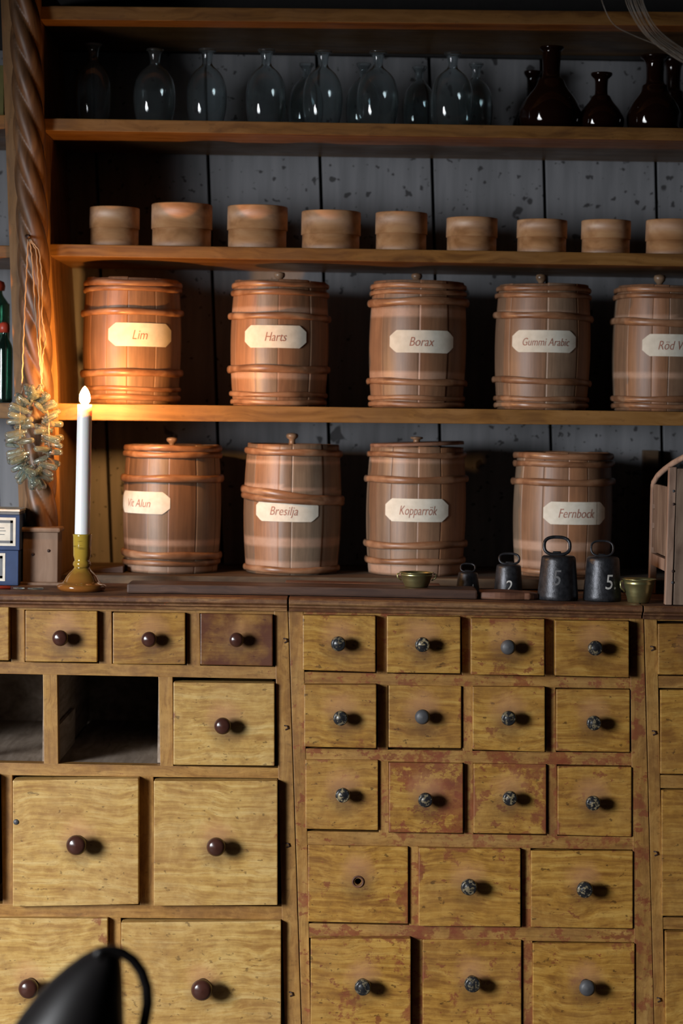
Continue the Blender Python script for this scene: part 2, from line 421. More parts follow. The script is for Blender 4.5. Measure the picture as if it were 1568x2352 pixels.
# carved twisted half column
def column():
    m = MB(); n = 48; R = S(37, YF); z0 = P(95, 1212, YF).z; z1 = P(58, -60, YF).z
    ptc = lambda z: (P(58, 0, YF-.01) + (P(97, 1212, YF-.01)-P(58, 0, YF-.01)) * ((P(58, 0, YF-.01).z-z)/(P(58, 0, YF-.01).z-P(97, 1212, YF-.01).z)))
    Pz = S(392, YF); K = 420; vs = []; fs = []
    for k in range(K+1):
        z = z0+(z1-z0)*k/K; c = ptc(z)
        for i in range(n):
            a = 2*pi*i/n
            ph = 2*(a + 2*pi*z/Pz)
            r = R*(.74+.26*abs(cos(ph))**.8)
            vs.append((c.x+r*sin(a), YF-.012-r*cos(a)*.95, z))
    for k in range(K):
        for i in range(n):
            j = (i+1) % n; fs.append((k*n+i, k*n+j, (k+1)*n+j, (k+1)*n+i))
    fs += [tuple(reversed(range(n))), tuple(K*n+i for i in range(n))]
    m.add(vs, fs, True); return m.build('twisted_column', M_twist, shelving)
column()
m = MB()
yb_ = YF-.055
A = P(53, 1222, yb_); B = P(132, 1338, yb_)
m.box((A.x, yb_, B.z), (B.x, YF-.004, A.z))
m.build('column_base', M_base, shelving, bevel=.0012)
m = MB(); A = P(45, 1211, yb_-.006); B = P(138, 1224, yb_-.006); m.box((A.x, yb_-.006, B.z+.0002), (B.x, YF-.004, A.z)); m.build('base_cap', M_base, shelving, bevel=.0035)
m = MB(); A = P(43, 1337, yb_-.008); B = P(142, 1348, yb_-.008); m.box((A.x, yb_-.008, B.z), (B.x, YF-.004, A.z)); m.build('base_foot', M_base, shelving, bevel=.002)
for (x, y) in ((76, 1273), (112, 1265)):
    m = MB(); p = P(x, y, yb_); m.lathe([(0, -.001), (.0032, -.001), (.0025, .0012), (0, .0016)], (0, 0, 0), 12)
    m.v = [Vector((p.x+v.x, p.y-v.z, p.z+v.y)) for v in m.v]; m.build('nail', M_nail, shelving)

# ------------------------------------------------------------------ drawer chests
def knob(par, px, py, y, R, mat, style, stretch=1.0, chip=0.0, L=None):
    """turned knob pointing to -y, base at world (.., y, ..)"""
    L = L or R*2.35
    p = P(px, py, y-L*.8)
    c = Vector((p.x, y, p.z))
    if style == 'ball': prof = [(R*.62, 0), (R*.5, L*.18), (R*.42, L*.38), (R*.62, L*.48), (R*.92, L*.6), (R, L*.74), (R*.9, L*.88), (R*.6, L*.97), (0, L)]
    else: prof = [(R*.6, 0), (R*.52, L*.2), (R*.55, L*.4), (R*.95, L*.62), (R, L*.75), (R*.93, L*.9), (R*.78, L*.95), (R*.62, L*.93), (R*.5, L*.97), (0, L)]
    m = MB(); m.lathe(prof, (0, 0, 0), 28)
    m.v = [Vector((c.x+v.x, c.y-v.z, c.z+v.y)) for v in m.v]
    o = m.build('knob', mat, par, loc=c); o['chip'] = chip
    return o
def drawer(chest, rect, kn, prot, wear, kstyle, stain=0.0, skew=(0, 0, 0, 0), depth=.36, label=None, R=None, hole=False, mat=None):
    x0, y0, x1, y1 = rect; y = -prot
    q = [P(x0, y0+skew[0], y), P(x1, y0+skew[1], y), P(x1, y1+skew[2], y), P(x0, y1+skew[3], y)]
    kp = P(kn[0], kn[1], y-.02) if kn else (q[0]+q[2])/2
    loc = Vector((kp.x, y, kp.z))
    m = MB(); m.hexa(q, .018+prot)
    o = m.build('drawer', mat or (M_pale if (chest['label'].startswith('left') and y0 > 1550) else M_ochre), chest, loc=loc, bevel=.0016)
    # drawer box behind the front board, joined into the same mesh
    bm = bmesh.new(); bm.from_mesh(o.data)
    xs0, xs1 = max(q[0].x, q[3].x)+.006, min(q[1].x, q[2].x)-.006; zs0, zs1 = max(q[2].z, q[3].z)+.006, min(q[0].z, q[1].z)-.006
    if not hole:
        k = MB(); k.box((xs0, .0165, zs0), (xs1, depth, zs1))
        vs = [bm.verts.new(v-loc) for v in k.v]
        for f in k.f: bm.faces.new([vs[i] for i in f])
        bmesh.ops.recalc_face_normals(bm, faces=bm.faces)
    bm.to_mesh(o.data); bm.free()
    o['paint_wear'] = wear+(.006 if chest['label'].startswith('central') else 0); o['stain'] = stain
    if label: o['label'] = label
    if hole:
        cu = MB(); cu.lathe([(.0055, -.05), (.0055, .06)], (0, 0, 0), 20)
        hp = P(kn[0], kn[1], y)
        cu.v = [Vector((hp.x+v.x, y+.01-v.z, hp.z+v.y)) for v in cu.v]
        co_ = cu.build('cutter', M_gap)
        md = o.modifiers.new('b', 'BOOLEAN'); md.operation = 'DIFFERENCE'; md.object = co_; md.solver = 'EXACT'
        bpy.context.view_layer.update()
        me = bpy.data.meshes.new_from_object(o.evaluated_get(bpy.context.evaluated_depsgraph_get()))
        o.modifiers.clear(); o.data = me; bpy.data.objects.remove(co_)
        r = MB(); r.tube([(hp.x+.0085*cos(a), y-.0004, hp.z+.0085*sin(a)) for a in [2*pi*i/20 for i in range(20)]], .0016, 8, True)
        r.build('hole_rim', M_red_board, o)
        r = MB(); r.box((xs0, .03, zs0), (xs1, depth, zs1)); r.build('drawer_box', M_gap, o)
    elif kn:
        kmat = {'ball': M_knob_brown, 'worn': M_knob_black, 'grey': M_knob_grey}[kstyle]
        R = R or (.0130 if kstyle == 'ball' else .0122)
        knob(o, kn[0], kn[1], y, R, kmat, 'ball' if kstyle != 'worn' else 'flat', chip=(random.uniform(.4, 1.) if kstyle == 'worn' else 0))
    return o

def chest_frame(chest, rails, stiles, wear, zb):
    """rails: (px0,top,bot,px1,top,bot) ; stiles: (x0t,x1t,yt,x0b,x1b,yb)"""
    for r in rails:
        m = MB(); m.hexa([P(r[0], r[1], 0), P(r[3], r[4], 0), P(r[3], r[5], 0), P(r[0], r[2], 0)], .022)
        o = m.build('rail', M_frame, chest, bevel=.0010); o['paint_wear'] = wear+random.uniform(-.02, .04)
    for r in stiles:
        m = MB(); y = .0006 if r[6] else -.0008
        m.hexa([P(r[0], r[2], y), P(r[1], r[2], y), P(r[4], r[5], y), P(r[3], r[5], y)], .022)
        o = m.build('divider' if r[6] else 'stile', M_framev, chest, bevel=.0010); o['paint_wear'] = wear+random.uniform(-.03, .02)

def chest_top(chest, px0, py0, px1, py1):
    """moulded top: a nosed slab over a stepped moulding; py = top front edge"""
    A = P(px0, py0, -.022); B = P(px1, py1, -.022)
    prof = [(-.020, 0), (-.0235, -.0025), (-.0235, -.009), (-.019, -.0115), (-.0165, -.0125), (-.0165, -.015), (-.012, -.0175), (-.010, -.0225), (.002, -.0225), (.002, -.013), (.505, -.013), (.505, 0)]
    m = MB(); n = len(prof)
    vs = [(A.x, y, A.z+z) for y, z in prof]+[(B.x, y, B.z+z) for y, z in prof]
    fs = [(i, (i+1) % n, n+(i+1) % n, n+i) for i in range(n)]+[tuple(range(n)), tuple(reversed(range(n, 2*n)))]
    m.add(vs, fs); o = m.build('moulded_top', M_top, chest, bevel=.0006, seg=1); o['paint_wear'] = .02
    return A, B

def carcass(chest, lt, lb, rt__, rb__, pyt):
    """side boards, back and plinth, leaning with the old chest"""
    def at(pt, pb, z):
        A, B = P(pt, pyt, 0), P(pb, 2410, 0); return A.x+(B.x-A.x)*(A.z-z)/(A.z-B.z)
    zt = min(P(lt, pyt, 0).z, P(rt__, pyt, 0).z)
    V = Vector
    def board(o0, o1, e0, e1, ya, yb, z1, z0):
        m.hexa([V((at(*e0, z1)+o0, ya, z1)), V((at(*e1, z1)+o1, ya, z1)), V((at(*e1, z0)+o1, ya, z0)), V((at(*e0, z0)+o0, ya, z0))], yb-ya)
    m = MB(); L = (lt, lb); R_ = (rt__, rb__)
    board(.001, .014, L, L, .0225, .50, zt, .001); board(-.014, -.001, R_, R_, .0225, .50, zt, .001)
    board(.015, -.015, L, R_, .485, .50, zt, .001); board(.001, -.001, L, R_, 0, .022, P(lt, 2412, 0).z, .001)
    m.build('carcass', M_inner, chest)

WT = {}
# --- middle chest
c2 = thing('apothecary_chest', 'central ochre apothecary chest of four-column small drawers with chipped red paint', 'chest of drawers', (P(1070, 2300, 0).x, 0, 0), 'apothecary drawer chests')
WT['m'] = chest_top(c2, 663.5, 1374, 1475.5, 1391)
carcass(c2, 662, 695, 1477, 1503, 1412)
chest_frame(c2, rails=[
    (690, 1397, 1414, 1450, 1410, 1426), (692, 1543, 1572, 1452, 1557, 1582), (694, 1719, 1746, 1456, 1730, 1759), (700, 1909, 1941, 1462, 1923, 1952),
    (705, 2121, 2154, 1466, 2135, 2165), (710, 2372, 2410, 1470, 2385, 2420)],
  stiles=[(662, 696, 1397, 695, 714, 2410, 0), (1445, 1477, 1410, 1460, 1503, 2410, 0),
    (864, 887, 1406, 865, 890, 1556, 1), (1059, 1081, 1408, 1061, 1083, 1560, 1), (1251, 1274, 1410, 1252, 1276, 1562, 1),
    (866, 890, 1560, 867, 891, 1730, 1), (1062, 1084, 1560, 1063, 1085, 1735, 1), (1253, 1275, 1565, 1254, 1277, 1740, 1),
    (870, 892, 1735, 870, 893, 1920, 1), (1065, 1086, 1735, 1066, 1087, 1925, 1), (1256, 1278, 1740, 1257, 1280, 1930, 1),
    (939, 960, 1930, 940, 962, 2135, 1), (1197, 1218, 1935, 1199, 1221, 2140, 1),
    (945, 969, 2140, 946, 972, 2400, 1), (1199, 1222, 2145, 1201, 1225, 2400, 1)], wear=.115, zb=0)
K = 'worn'
drawer(c2, (695, 1413, 862, 1542), (777, 1479), .017, .03, K, skew=(0, 2, 2, -3))
drawer(c2, (888, 1415, 1057, 1546), (970, 1481), .016, .01, K, skew=(0, 2, 1, -1))
drawer(c2, (1081, 1420, 1250, 1552), (1167, 1487), .018, .075, 'grey', skew=(0, 2, 0, -2))
drawer(c2, (1274, 1425, 1444, 1556), (1367, 1489), .018, -.03, K, stain=.12, skew=(0, 2, 0, -4))
drawer(c2, (698, 1573, 864, 1718), (782, 1650), .019, .0, K, skew=(0, 0, 1, -3))
drawer(c2, (892, 1574, 1059, 1719), (970, 1647), .004, .02, 'grey', skew=(0, 2, 0, -2))
drawer(c2, (1085, 1577, 1251, 1725), (1168, 1650), .012, .02, K, skew=(0, 1, 2, -3))
drawer(c2, (1277, 1583, 1446, 1728), (1364, 1661), .003, .01, K, stain=.1, skew=(0, 1, 0, -3))
drawer(c2, (701, 1745, 868, 1907), (787, 1827), .005, .02, K, skew=(0, 1, 0, -3))
drawer(c2, (893, 1752, 1063, 1914), (977, 1838), .009, .13, K, skew=(0, 2, 0, -2))
drawer(c2, (1087, 1754, 1254, 1916), (1171, 1834), .005, .09, K, skew=(0, 2, 0, -2))
drawer(c2, (1280, 1760, 1450, 1921), (1362, 1845), .004, .06, K, skew=(0, 2, 1, -3))
drawer(c2, (707, 1941, 937, 2121), (822, 2025), .005, .045, K, skew=(0, 4, 1, -4), label='drawer with an empty knob hole', hole=True)
drawer(c2, (961, 1948, 1195, 2129), (1077, 2038), .010, .045, K, skew=(0, 2, 0, -2), R=.0135)
drawer(c2, (1219, 1954, 1453, 2133), (1343, 2044), .004, .03, K, skew=(0, 1, 0, -3), R=.0135)
drawer(c2, (713, 2156, 943, 2366), (833, 2268), .018, .06, K, R=.0135)
drawer(c2, (970, 2159, 1197, 2370), (1085, 2261), .004, .05, K, R=.0135)
drawer(c2, (1223, 2167, 1457, 2374), (1349, 2270), .004, .03, 'grey', R=.0135)
# --- left chest
c1 = thing('apothecary_chest', 'left yellow-brown chest of drawers with two empty drawer openings', 'chest of drawers', (P(200, 2300, 0).x, 0, 0), 'apothecary drawer chests')
WT['l'] = chest_top(c1, -420, 1359, 659.5, 1374)
carcass(c1, -400, -400, 660, 693, 1400)
chest_frame(c1, rails=[
    (-400, 1376, 1392, 640, 1397, 1412), (-400, 1512, 1540, 640, 1532, 1560), (-400, 1744, 1776, 642, 1764, 1788), (-400, 2072, 2102, 650, 2082, 2112), (-400, 2396, 2420, 655, 2404, 2430)],
  stiles=[(629, 660.5, 1397, 655, 693, 2410, 0), (-400, -370, 1376, -400, -370, 2410, 0),
    (24, 56, 1380, 26, 57, 1532, 1), (226, 256, 1385, 228, 257, 1535, 1), (428, 458, 1390, 429, 460, 1540, 1), (-180, -150, 1375, -180, -150, 1530, 1),
    (98, 131, 1535, 101, 134, 1762, 1), (363, 396, 1540, 368, 398, 1770, 1), (-160, -130, 1530, -160, -130, 1760, 1),
    (2, 28, 1760, 6, 30, 2090, 1), (320, 352, 1768, 321, 355, 2100, 1), (-300, -285, 1760, -300, -285, 2090, 1),
    (250, 277, 2090, 252, 280, 2410, 1)], wear=-.02, zb=0)
# runners, floors and partitions inside the two open compartments
m = MB()
for (xa, xb) in ((-150, 101), (131, 367)):
    A = P(xa, 1750, .02); B = P(xb, 1758, .02)
    m.box((A.x, .0225, A.z-.012), (B.x, .48, A.z))
m.build('compartment_floor', M_inner, c1)
m = MB()
for xa in (101, 131, 365):
    A = P(xa, 1545, .03); B = P(xa+2, 1750, .03)
    m.box((A.x, .0225, B.z), (A.x+.006, .22 if xa == 131 else .48, A.z if xa != 131 else B.z+.062))
A = P(131, 1545, .03); B = P(133, 1750, .03); m.box((A.x-.008, .0225, B.z), (A.x-.002, .48, A.z))
m.build('partition', M_inner, c1)
for (y0, y1) in ((1532, 1540), (1764, 1772)):
    pass
m = MB(); A = P(-380, 1546, .03); B = P(640, 1546, .03); m.box((A.x, .0225, B.z-.004), (B.x, .48, B.z+.004)); m.build('dust_board', M_inner, c1)
drawer(c1, (-140, 1393, 20, 1517), None, .017, -.03, 'ball', skew=(0, 2, 0, -3))
drawer(c1, (58, 1402, 223, 1521), (138, 1466), .013, -.05, 'ball', skew=(0, 2, 0, -1))
drawer(c1, (259, 1407, 425, 1526), (342, 1469), .010, -.05, 'ball', stain=.25, skew=(0, 1, 0, -1), R=.0125)
drawer(c1, (460, 1409, 626, 1529), (543, 1470), .009, -.02, 'ball', stain=.95, skew=(0, 3, 1, -2), label='darker red-brown stained drawer', R=.0118)
drawer(c1, (398, 1567, 630, 1759), (511, 1668), .010, -.04, 'ball', skew=(0, 3, 0, -2), R=.0138)
drawer(c1, (-280, 1780, -8, 2068), None, .020, -.05, 'ball')
drawer(c1, (29, 1793, 318, 2079), (175, 1942), .021, -.045, 'ball', skew=(0, -5, -2, 4), R=.0165)
drawer(c1, (353, 1793, 637, 2081), (496, 1946), .019, -.025, 'ball', skew=(1, 1, -2, 0), R=.0155)
drawer(c1, (-120, 2108, 247, 2392), (65, 2272), .013, -.05, 'ball', skew=(0, 2, 0, 0), R=.0165)
drawer(c1, (278, 2118, 645, 2400), (463, 2275), .014, -.05, 'ball', skew=(1, -2, 0, 0), R=.0175)
# --- right chest
c3 = thing('apothecary_chest', 'right ochre drawer chest of which only the left edge shows', 'chest of drawers', (P(1900, 2300, 0).x, 0, 0), 'apothecary drawer chests')
WT['r'] = chest_top(c3, 1479, 1392, 2300, 1405)
carcass(c3, 1479, 1504, 2290, 2305, 1430)
chest_frame(c3, rails=[(1500, 1412, 1426, 2290, 1424, 1438), (1500, 1552, 1580, 2290, 1566, 1594), (1505, 1780, 1810, 2290, 1792, 1822), (1512, 2107, 2134, 2290, 2120, 2146), (1515, 2385, 2410, 2290, 2395, 2420)],
  stiles=[(1479, 1508, 1412, 1504, 1528, 2410, 0), (2260, 2290, 1425, 2280, 2305, 2410, 0), (1680, 1705, 1420, 1680, 1705, 1580, 1), (1780, 1805, 1570, 1780, 1805, 2120, 1), (1880, 1905, 2110, 1880, 1905, 2400, 1)], wear=0.02, zb=0)
drawer(c3, (1511, 1433, 1675, 1550), (1600, 1495), .006, -.05, 'worn', stain=.35)
drawer(c3, (1516, 1585, 1775, 1778), (1650, 1680), .004, -.05, 'worn')
drawer(c3, (1519, 1815, 1775, 2104), (1650, 1960), .006, -.05, 'worn')
drawer(c3, (1528, 2141, 1875, 2380), (1700, 2260), .010, -.05, 'worn')
# nail heads / staple stubs on the stiles
for ch, lst in ((c1, ((655, 1471), (657, 1671), (660, 1941), (668, 2283))), (c3, ((1497, 1489), (1501, 1683), (1505, 1960), (1512, 2296)))):
    for (x, y) in lst:
        p = P(x, y, -.001); m = MB()
        m.tube([(p.x-.003, -.0005, p.z+.003), (p.x+.002, -.0028, p.z+.0025), (p.x+.003, -.003, p.z-.001), (p.x-.001, -.0005, p.z-.004)], .0013, 6)
        m.build('staple', M_nail, ch)
p = P(37, 1888, -.021); m = MB(); m.lathe([(0, 0), (.0048, 0), (.004, .0015), (0, .002)], (0, 0, 0), 14)
m.v = [Vector((p.x+v.x, p.y-v.z, p.z+v.y)) for v in m.v]; m.build('nail', M_knob_grey, c1)
def wtz(x):
    for k in 'lmr':
        A, B = WT[k]
        if x <= B.x or k == 'r': return A.z+(B.z-A.z)*(x-A.x)/(B.x-A.x)

# ------------------------------------------------------------------ barrels
def barrel(rect, shelf, hoops, pale, lab, text, knobp, label, tilt_lid=0, open_rim=False, Yc=None, textpos=.5, tsize=.58, n_st=15, bulge=.93, lidrise=0.0):
    x0, y0, x1, y1 = rect; Yc = Yc or YF+.112
    pc = P((x0+x1)/2, (y0+y1)/2, Yc); R = S((x1-x0)/2, Yc)
    zb = shz(shelf, pc.x)+.0006; zt = P((x0+x1)/2, y0, Yc-R*.6).z; H = zt-zb
    cx, cy = pc.x, Yc
    root = thing('wooden_barrel', label, 'barrel', (cx, cy, zb), 'small wooden barrels with paper labels')
    Rm = R*.965
    def rad(t): return Rm*(bulge+(1-bulge)*sin(pi*min(max(t, 0), 1))**.9)
    zpy = lambda py: P((x0+x1)/2, py, Yc-R).z
    rnd = random.Random(hash(text) % 1000 + int(x0)) if False else random.Random(int(x0)*7+int(y0))
    bounds = [0]
    while bounds[-1] < 2*pi-.25: bounds.append(bounds[-1]+rnd.uniform(.36, .72))
    bounds[-1] = 2*pi; ns = len(bounds)-1
    m = MB(); vs = []; stv = []; pal = []; rows = 44; ring = []
    for k in range(ns):
        a0, a1 = bounds[k], bounds[k+1]; w_ = a1-a0; col = rnd.random(); dr = rnd.uniform(-.0007, .0007)
        for f_, d in ((.0, -.0011), (.02, -.0002), (.05, .0), (.5, .0003), (.95, .0), (.98, -.0002)):
            ring.append((a0+w_*f_, d+dr*(1 if f_ else 0), col))
    n = len(ring)
    pz = [(zpy(p[0]), S(p[1], Yc), p[2]) for p in pale]
    for j in range(rows+1):
        t = j/rows; z = zb+H*t
        for a, d, c in ring:
            r = rad(t)+d
            zz = z+(.0012*sin(c*40) if t == 1 else 0)
            vs.append((cx+r*sin(a), cy-r*cos(a), zz)); stv.append(c)
            pv = 0
            for (q, hw, tl) in pz: pv = max(pv, 1 if abs(z-(q+tl*sin(a)*R)) < hw else 0)
            pal.append(float(pv))
    # rim, inner wall down to the sunk head
    for (rr, zz) in ((-.009, H), (-.010, H-.014)):
        for a, d, c in ring:
            r = rad(1)+rr; vs.append((cx+r*sin(a), cy-r*cos(a), zb+zz)); stv.append(c); pal.append(0.)
    fs = []
    for j in range(rows+2):
        for i in range(n):
            k = (i+1) % n; fs.append((j*n+i, j*n+k, (j+1)*n+k, (j+1)*n+i))
    fs.append(tuple(reversed(range(n)))); fs.append(tuple((rows+2)*n+i for i in range(n)))
    m.add(vs, fs, True); m.at = {'stave': stv, 'pale': pal}
    m.build('staves', M_stave, root)
    # hoops: split willow bands, each with its own tilt and lap
    for h in hoops:
        py, th, tl = h[0], h[1], (h[2] if len(h) > 2 else 0)
        zc = zpy(py); hr = S(th, Yc)/2; pts = []; N = 56; lap = rnd.uniform(0, 2*pi); ph = rnd.uniform(0, 6); radii = []
        for i in range(N):
            a = 2*pi*i/N; z = zc + S(tl, Yc)*sin(a)*.5 + .0008*sin(3*a+ph)
            t = (z-zb)/H; e = 0
            dl = abs((a-lap+pi) % (2*pi)-pi)
            if dl < .35: e = .0016*(1-dl/.35)
            r = rad(t)+hr*.42+e
            z = max(z, zb+hr*.98)
            pts.append((cx+r*sin(a), cy-r*cos(a), z)); radii.append(hr*(1+.10*sin(5*a+ph)))
        m = MB(); m.tube(pts, radii, 10, True, flat=.62); m.build('hoop', M_hoop, root)
    # lid
    if not open_rim:
        lr = rad(1)-.0108 if not tilt_lid else rad(1)+.001
        m = MB(); zl = H-.0145 if not tilt_lid else H+.0035
        if knobp and not tilt_lid: zl = H-.006+lidrise
        m.lathe([(lr, zl-.006), (lr, zl-.001), (lr-.002, zl), (0, zl)], (0, 0, 0), 48)
        sn = tan(tilt_lid)
        m.v = [Vector((cx+v.x, cy+v.y, zb+v.z+v.x*sn + (max(0, 1)*lr*abs(sn) if tilt_lid else 0))) for v in m.v]
        lid = m.build('lid', M_lid, root)
        if knobp:
            kx, ky, ks = knobp
            ztop = P(kx, ky, cy).z; kxw = P(kx, ky, cy).x; zbk = zb+zl + (kxw-cx)*sn + (lr*abs(sn) if tilt_lid else 0)
            hk = max(ztop-zbk, .010); kr = S(ks, Yc)
            m = MB(); m.lathe([(kr*.6, -.001), (kr*.5, hk*.25), (kr*.5, hk*.45), (kr*.9, hk*.62), (kr, hk*.78), (kr*.85, hk*.93), (0, hk)], (kxw, cy, zbk), 24)
            m.build('knob', M_knobw, lid)
    # paper label, octagonal, following the staves
    lx0, ly0, lx1, ly1 = lab
    ca = P((x0+x1)/2, (ly0+ly1)/2, Yc-R).x
    Rl = rad(.5)+.0012
    ang = lambda px: asin(max(-.97, min(.97, (P(px, (ly0+ly1)/2, Yc-R*.8).x-ca)/Rl)))
    a0, a1 = ang(lx0), ang(lx1); zt_, zb_ = zpy(ly0), zpy(ly1); Wd = (a1-a0)*Rl; Hd = zt_-zb_; cut = Hd*.33
    def wrap(u, v, e):   # u along the arc in metres from the left edge, v up
        a = a0+u/Rl; z = zb_+v; r = rad((z-zb)/H)+.0009+e
        return (cx+r*sin(a), cy-r*cos(a), z)
    m = MB(); NU = 26; vs = []; fs = []
    for i in range(NU+1):
        u = Wd*i/NU; lim = 0
        if u < cut: lim = cut-u
        elif u > Wd-cut: lim = u-(Wd-cut)
        lim *= .82
        for j in range(5): vs.append(wrap(u, lim+(Hd-2*lim)*j/4, 0))
    for i in range(NU):
        for j in range(4): fs.append((i*5+j, (i+1)*5+j, (i+1)*5+j+1, i*5+j+1))
    nn = len(vs); vs2 = []
    for (x, y, z) in vs:
        d = Vector((x-cx, y-cy, 0)).normalized()*.0006; vs2.append((x-d.x, y-d.y, z))
    m.add(vs+vs2, fs+[tuple(q+nn for q in reversed(f)) for f in fs], True)
    pl = m.build('paper_label', M_paper, root)
    tv, tf, tw = text_mesh(text, .28, -.004)
    sz = Hd*tsize; sxx = .84
    if tw*sz*sxx > Wd*.82: sxx = Wd*.82/(tw*sz)
    au, av = ang(textpos[0]), ang(textpos[1]); u0_ = (au-a0)*Rl; sxx = (av-au)*Rl/(tw*sz)
    m = MB(); m.add([wrap(u0_+x*sz*sxx, Hd*.30+y*sz, .0004) for x, y in tv], tf)
    m.build('lettering', M_ink, pl)
    return root

barrel((188, 638, 420, 927), 's4', [(648, 15), (661, 12, 2), (715, 15, 3), (856, 17, 4), (893, 11), (913, 14)], [], (262, 741, 403, 795), 'Lim', None,
       'small staved barrel labelled Lim, glowing in the candlelight beside the carved column', textpos=(318, 352))
barrel((526, 644, 757, 933), 's4', [(651, 12), (670, 13, -1), (725, 15, -2), (847, 17, 1), (906, 12), (924, 12)], [(712, 5, 0), (862, 5, 0)], (565, 747, 707, 799), 'Harts', (642, 624, 13),
       'small staved barrel labelled Harts on the middle shelf', textpos=(612, 662))
barrel((843, 646, 1074, 938), 's4', [(654, 12), (669, 11), (691, 18, 6), (877, 15, -2), (914, 11), (929, 12)], [(716, 8, 0), (863, 7, 0)], (890, 758, 1037, 810), 'Borax', (957, 627, 13),
       'small staved barrel labelled Borax on the middle shelf', textpos=(935, 992))
barrel((1132, 652, 1358, 940), 's4', [(660, 12), (676, 12), (724, 15, -5), (875, 15, -6), (916, 12), (931, 12)], [(717, 4, 0)], (1165, 758, 1311, 809), 'Gummi Arabic', (1243, 629, 13),
       'small staved barrel labelled Gummi Arabic on the middle shelf', textpos=(1188, 1294), tsize=.5)
barrel((1402, 656, 1634, 943), 's4', [(663, 12), (678, 12), (741, 17, -10), (917, 14), (933, 12)], [(730, 4, -.02), (861, 8, 0)], (1455, 767, 1600, 818), 'Röd Vinsten', (1515, 630, 14),
       'small staved barrel labelled Röd Vinsten, cut by the right edge of the photo', textpos=(1490, 1592))
barrel((279, 1022, 511, 1321), 's5', [(1031, 14), (1046, 14), (1101, 17, 2), (1278, 17, -4), (1296, 13, 2)], [(1250, 8, 0), (1312, 7, 0)], (281, 1131, 402, 1182), 'Vit Alun', (395, 1004, 13),
       'small staved barrel labelled Vit Alun behind the candle', textpos=(301, 356), tsize=.52)
barrel((556, 1021, 787, 1321), 's5', [(1040, 15, -3), (1139, 17, -22), (1150, 15, -12), (1311, 14)], [(1062, 4, 0), (1124, 5, -.05), (1246, 9, 0), (1298, 7, 0)], (590, 1149, 734, 1199), 'Bresilja', (671, 994, 14),
       'small staved barrel labelled Bresilja with one hoop slipped askew', textpos=(623, 687), lidrise=.004)
barrel((836, 1026, 1073, 1325), 's5', [(1046, 13), (1103, 16, 3), (1254, 16, 4), (1292, 14, 2)], [(1062, 3, 0), (1311, 8, 0)], (880, 1146, 1025, 1199), 'Kopparrök', (957, 1005, 15),
       'small staved barrel labelled Kopparrök with its lid tilted', tilt_lid=-.045*-1, textpos=(912, 998))
barrel((1173, 1040, 1410, 1331), 's5', [(1049, 15), (1067, 14, 1), (1109, 16, 2), (1316, 11)], [(1255, 8, 0), (1300, 6, 0)], (1233, 1153, 1378, 1205), 'Fernbock', None,
       'small staved barrel labelled Fernbock behind the iron weights', textpos=(1267, 1350))

# ------------------------------------------------------------------ bentwood boxes
BX = [(206, 472, 320, 560, 2), (348, 464, 487, 566, 3), (522, 469, 660, 568, 3), (692, 481, 828, 571, 5), (862, 484, 981, 573, 4), (1025, 496, 1142, 576, 4), (1187, 501, 1302, 578, 4), (1335, 502, 1448, 580, 4), (1483, 501, 1600, 581, 4)]
ORD = ['first', 'second', 'third', 'fourth', 'fifth', 'sixth', 'seventh', 'eighth', 'ninth']
for i, (x0, y0, x1, y1, _) in enumerate(BX):
    Yc = YF+.085; pc = P((x0+x1)/2, 520, Yc); R = S((x1-x0)/2, Yc); z = shz('s3', pc.x)+.0005
    H = P(pc.x and (x0+x1)/2, y0+3, Yc-R*.5).z-z
    lab = ORD[i]+' round lidded bentwood box from the left on the upper shelf'
    if i == 0: lab = 'round lidded bentwood box nearest the carved column, half in shadow'
    if i == 8: lab = 'round lidded bentwood box cut by the right edge of the photo'
    root = thing('bentwood_box', lab, 'box', (pc.x, Yc, z), 'bentwood boxes on the upper shelf')
    hs = H*random.uniform(.40, .48)
    m = MB(); m.lathe([(R*.955, 0), (R*.965, .002), (R*.96, hs)], (pc.x, Yc, z), 56); m.build('box_body', M_box, root)
    m = MB(); m.lathe([(R*.97, hs), (R, hs+.0008), (R*.995, H-.002), (R*.985, H-.0003), (R*.96, H-.0003), (R*.95, H-.003), (0, H-.003)], (pc.x, Yc, z), 56)
    lid = m.build('lid', M_box, root)
    m = MB(); m.lathe([(R*.945, H-.0036), (R*.945, H-.0022), (0, H-.0022)], (pc.x, Yc, z), 48); m.build('lid_top', M_boxtop, lid)

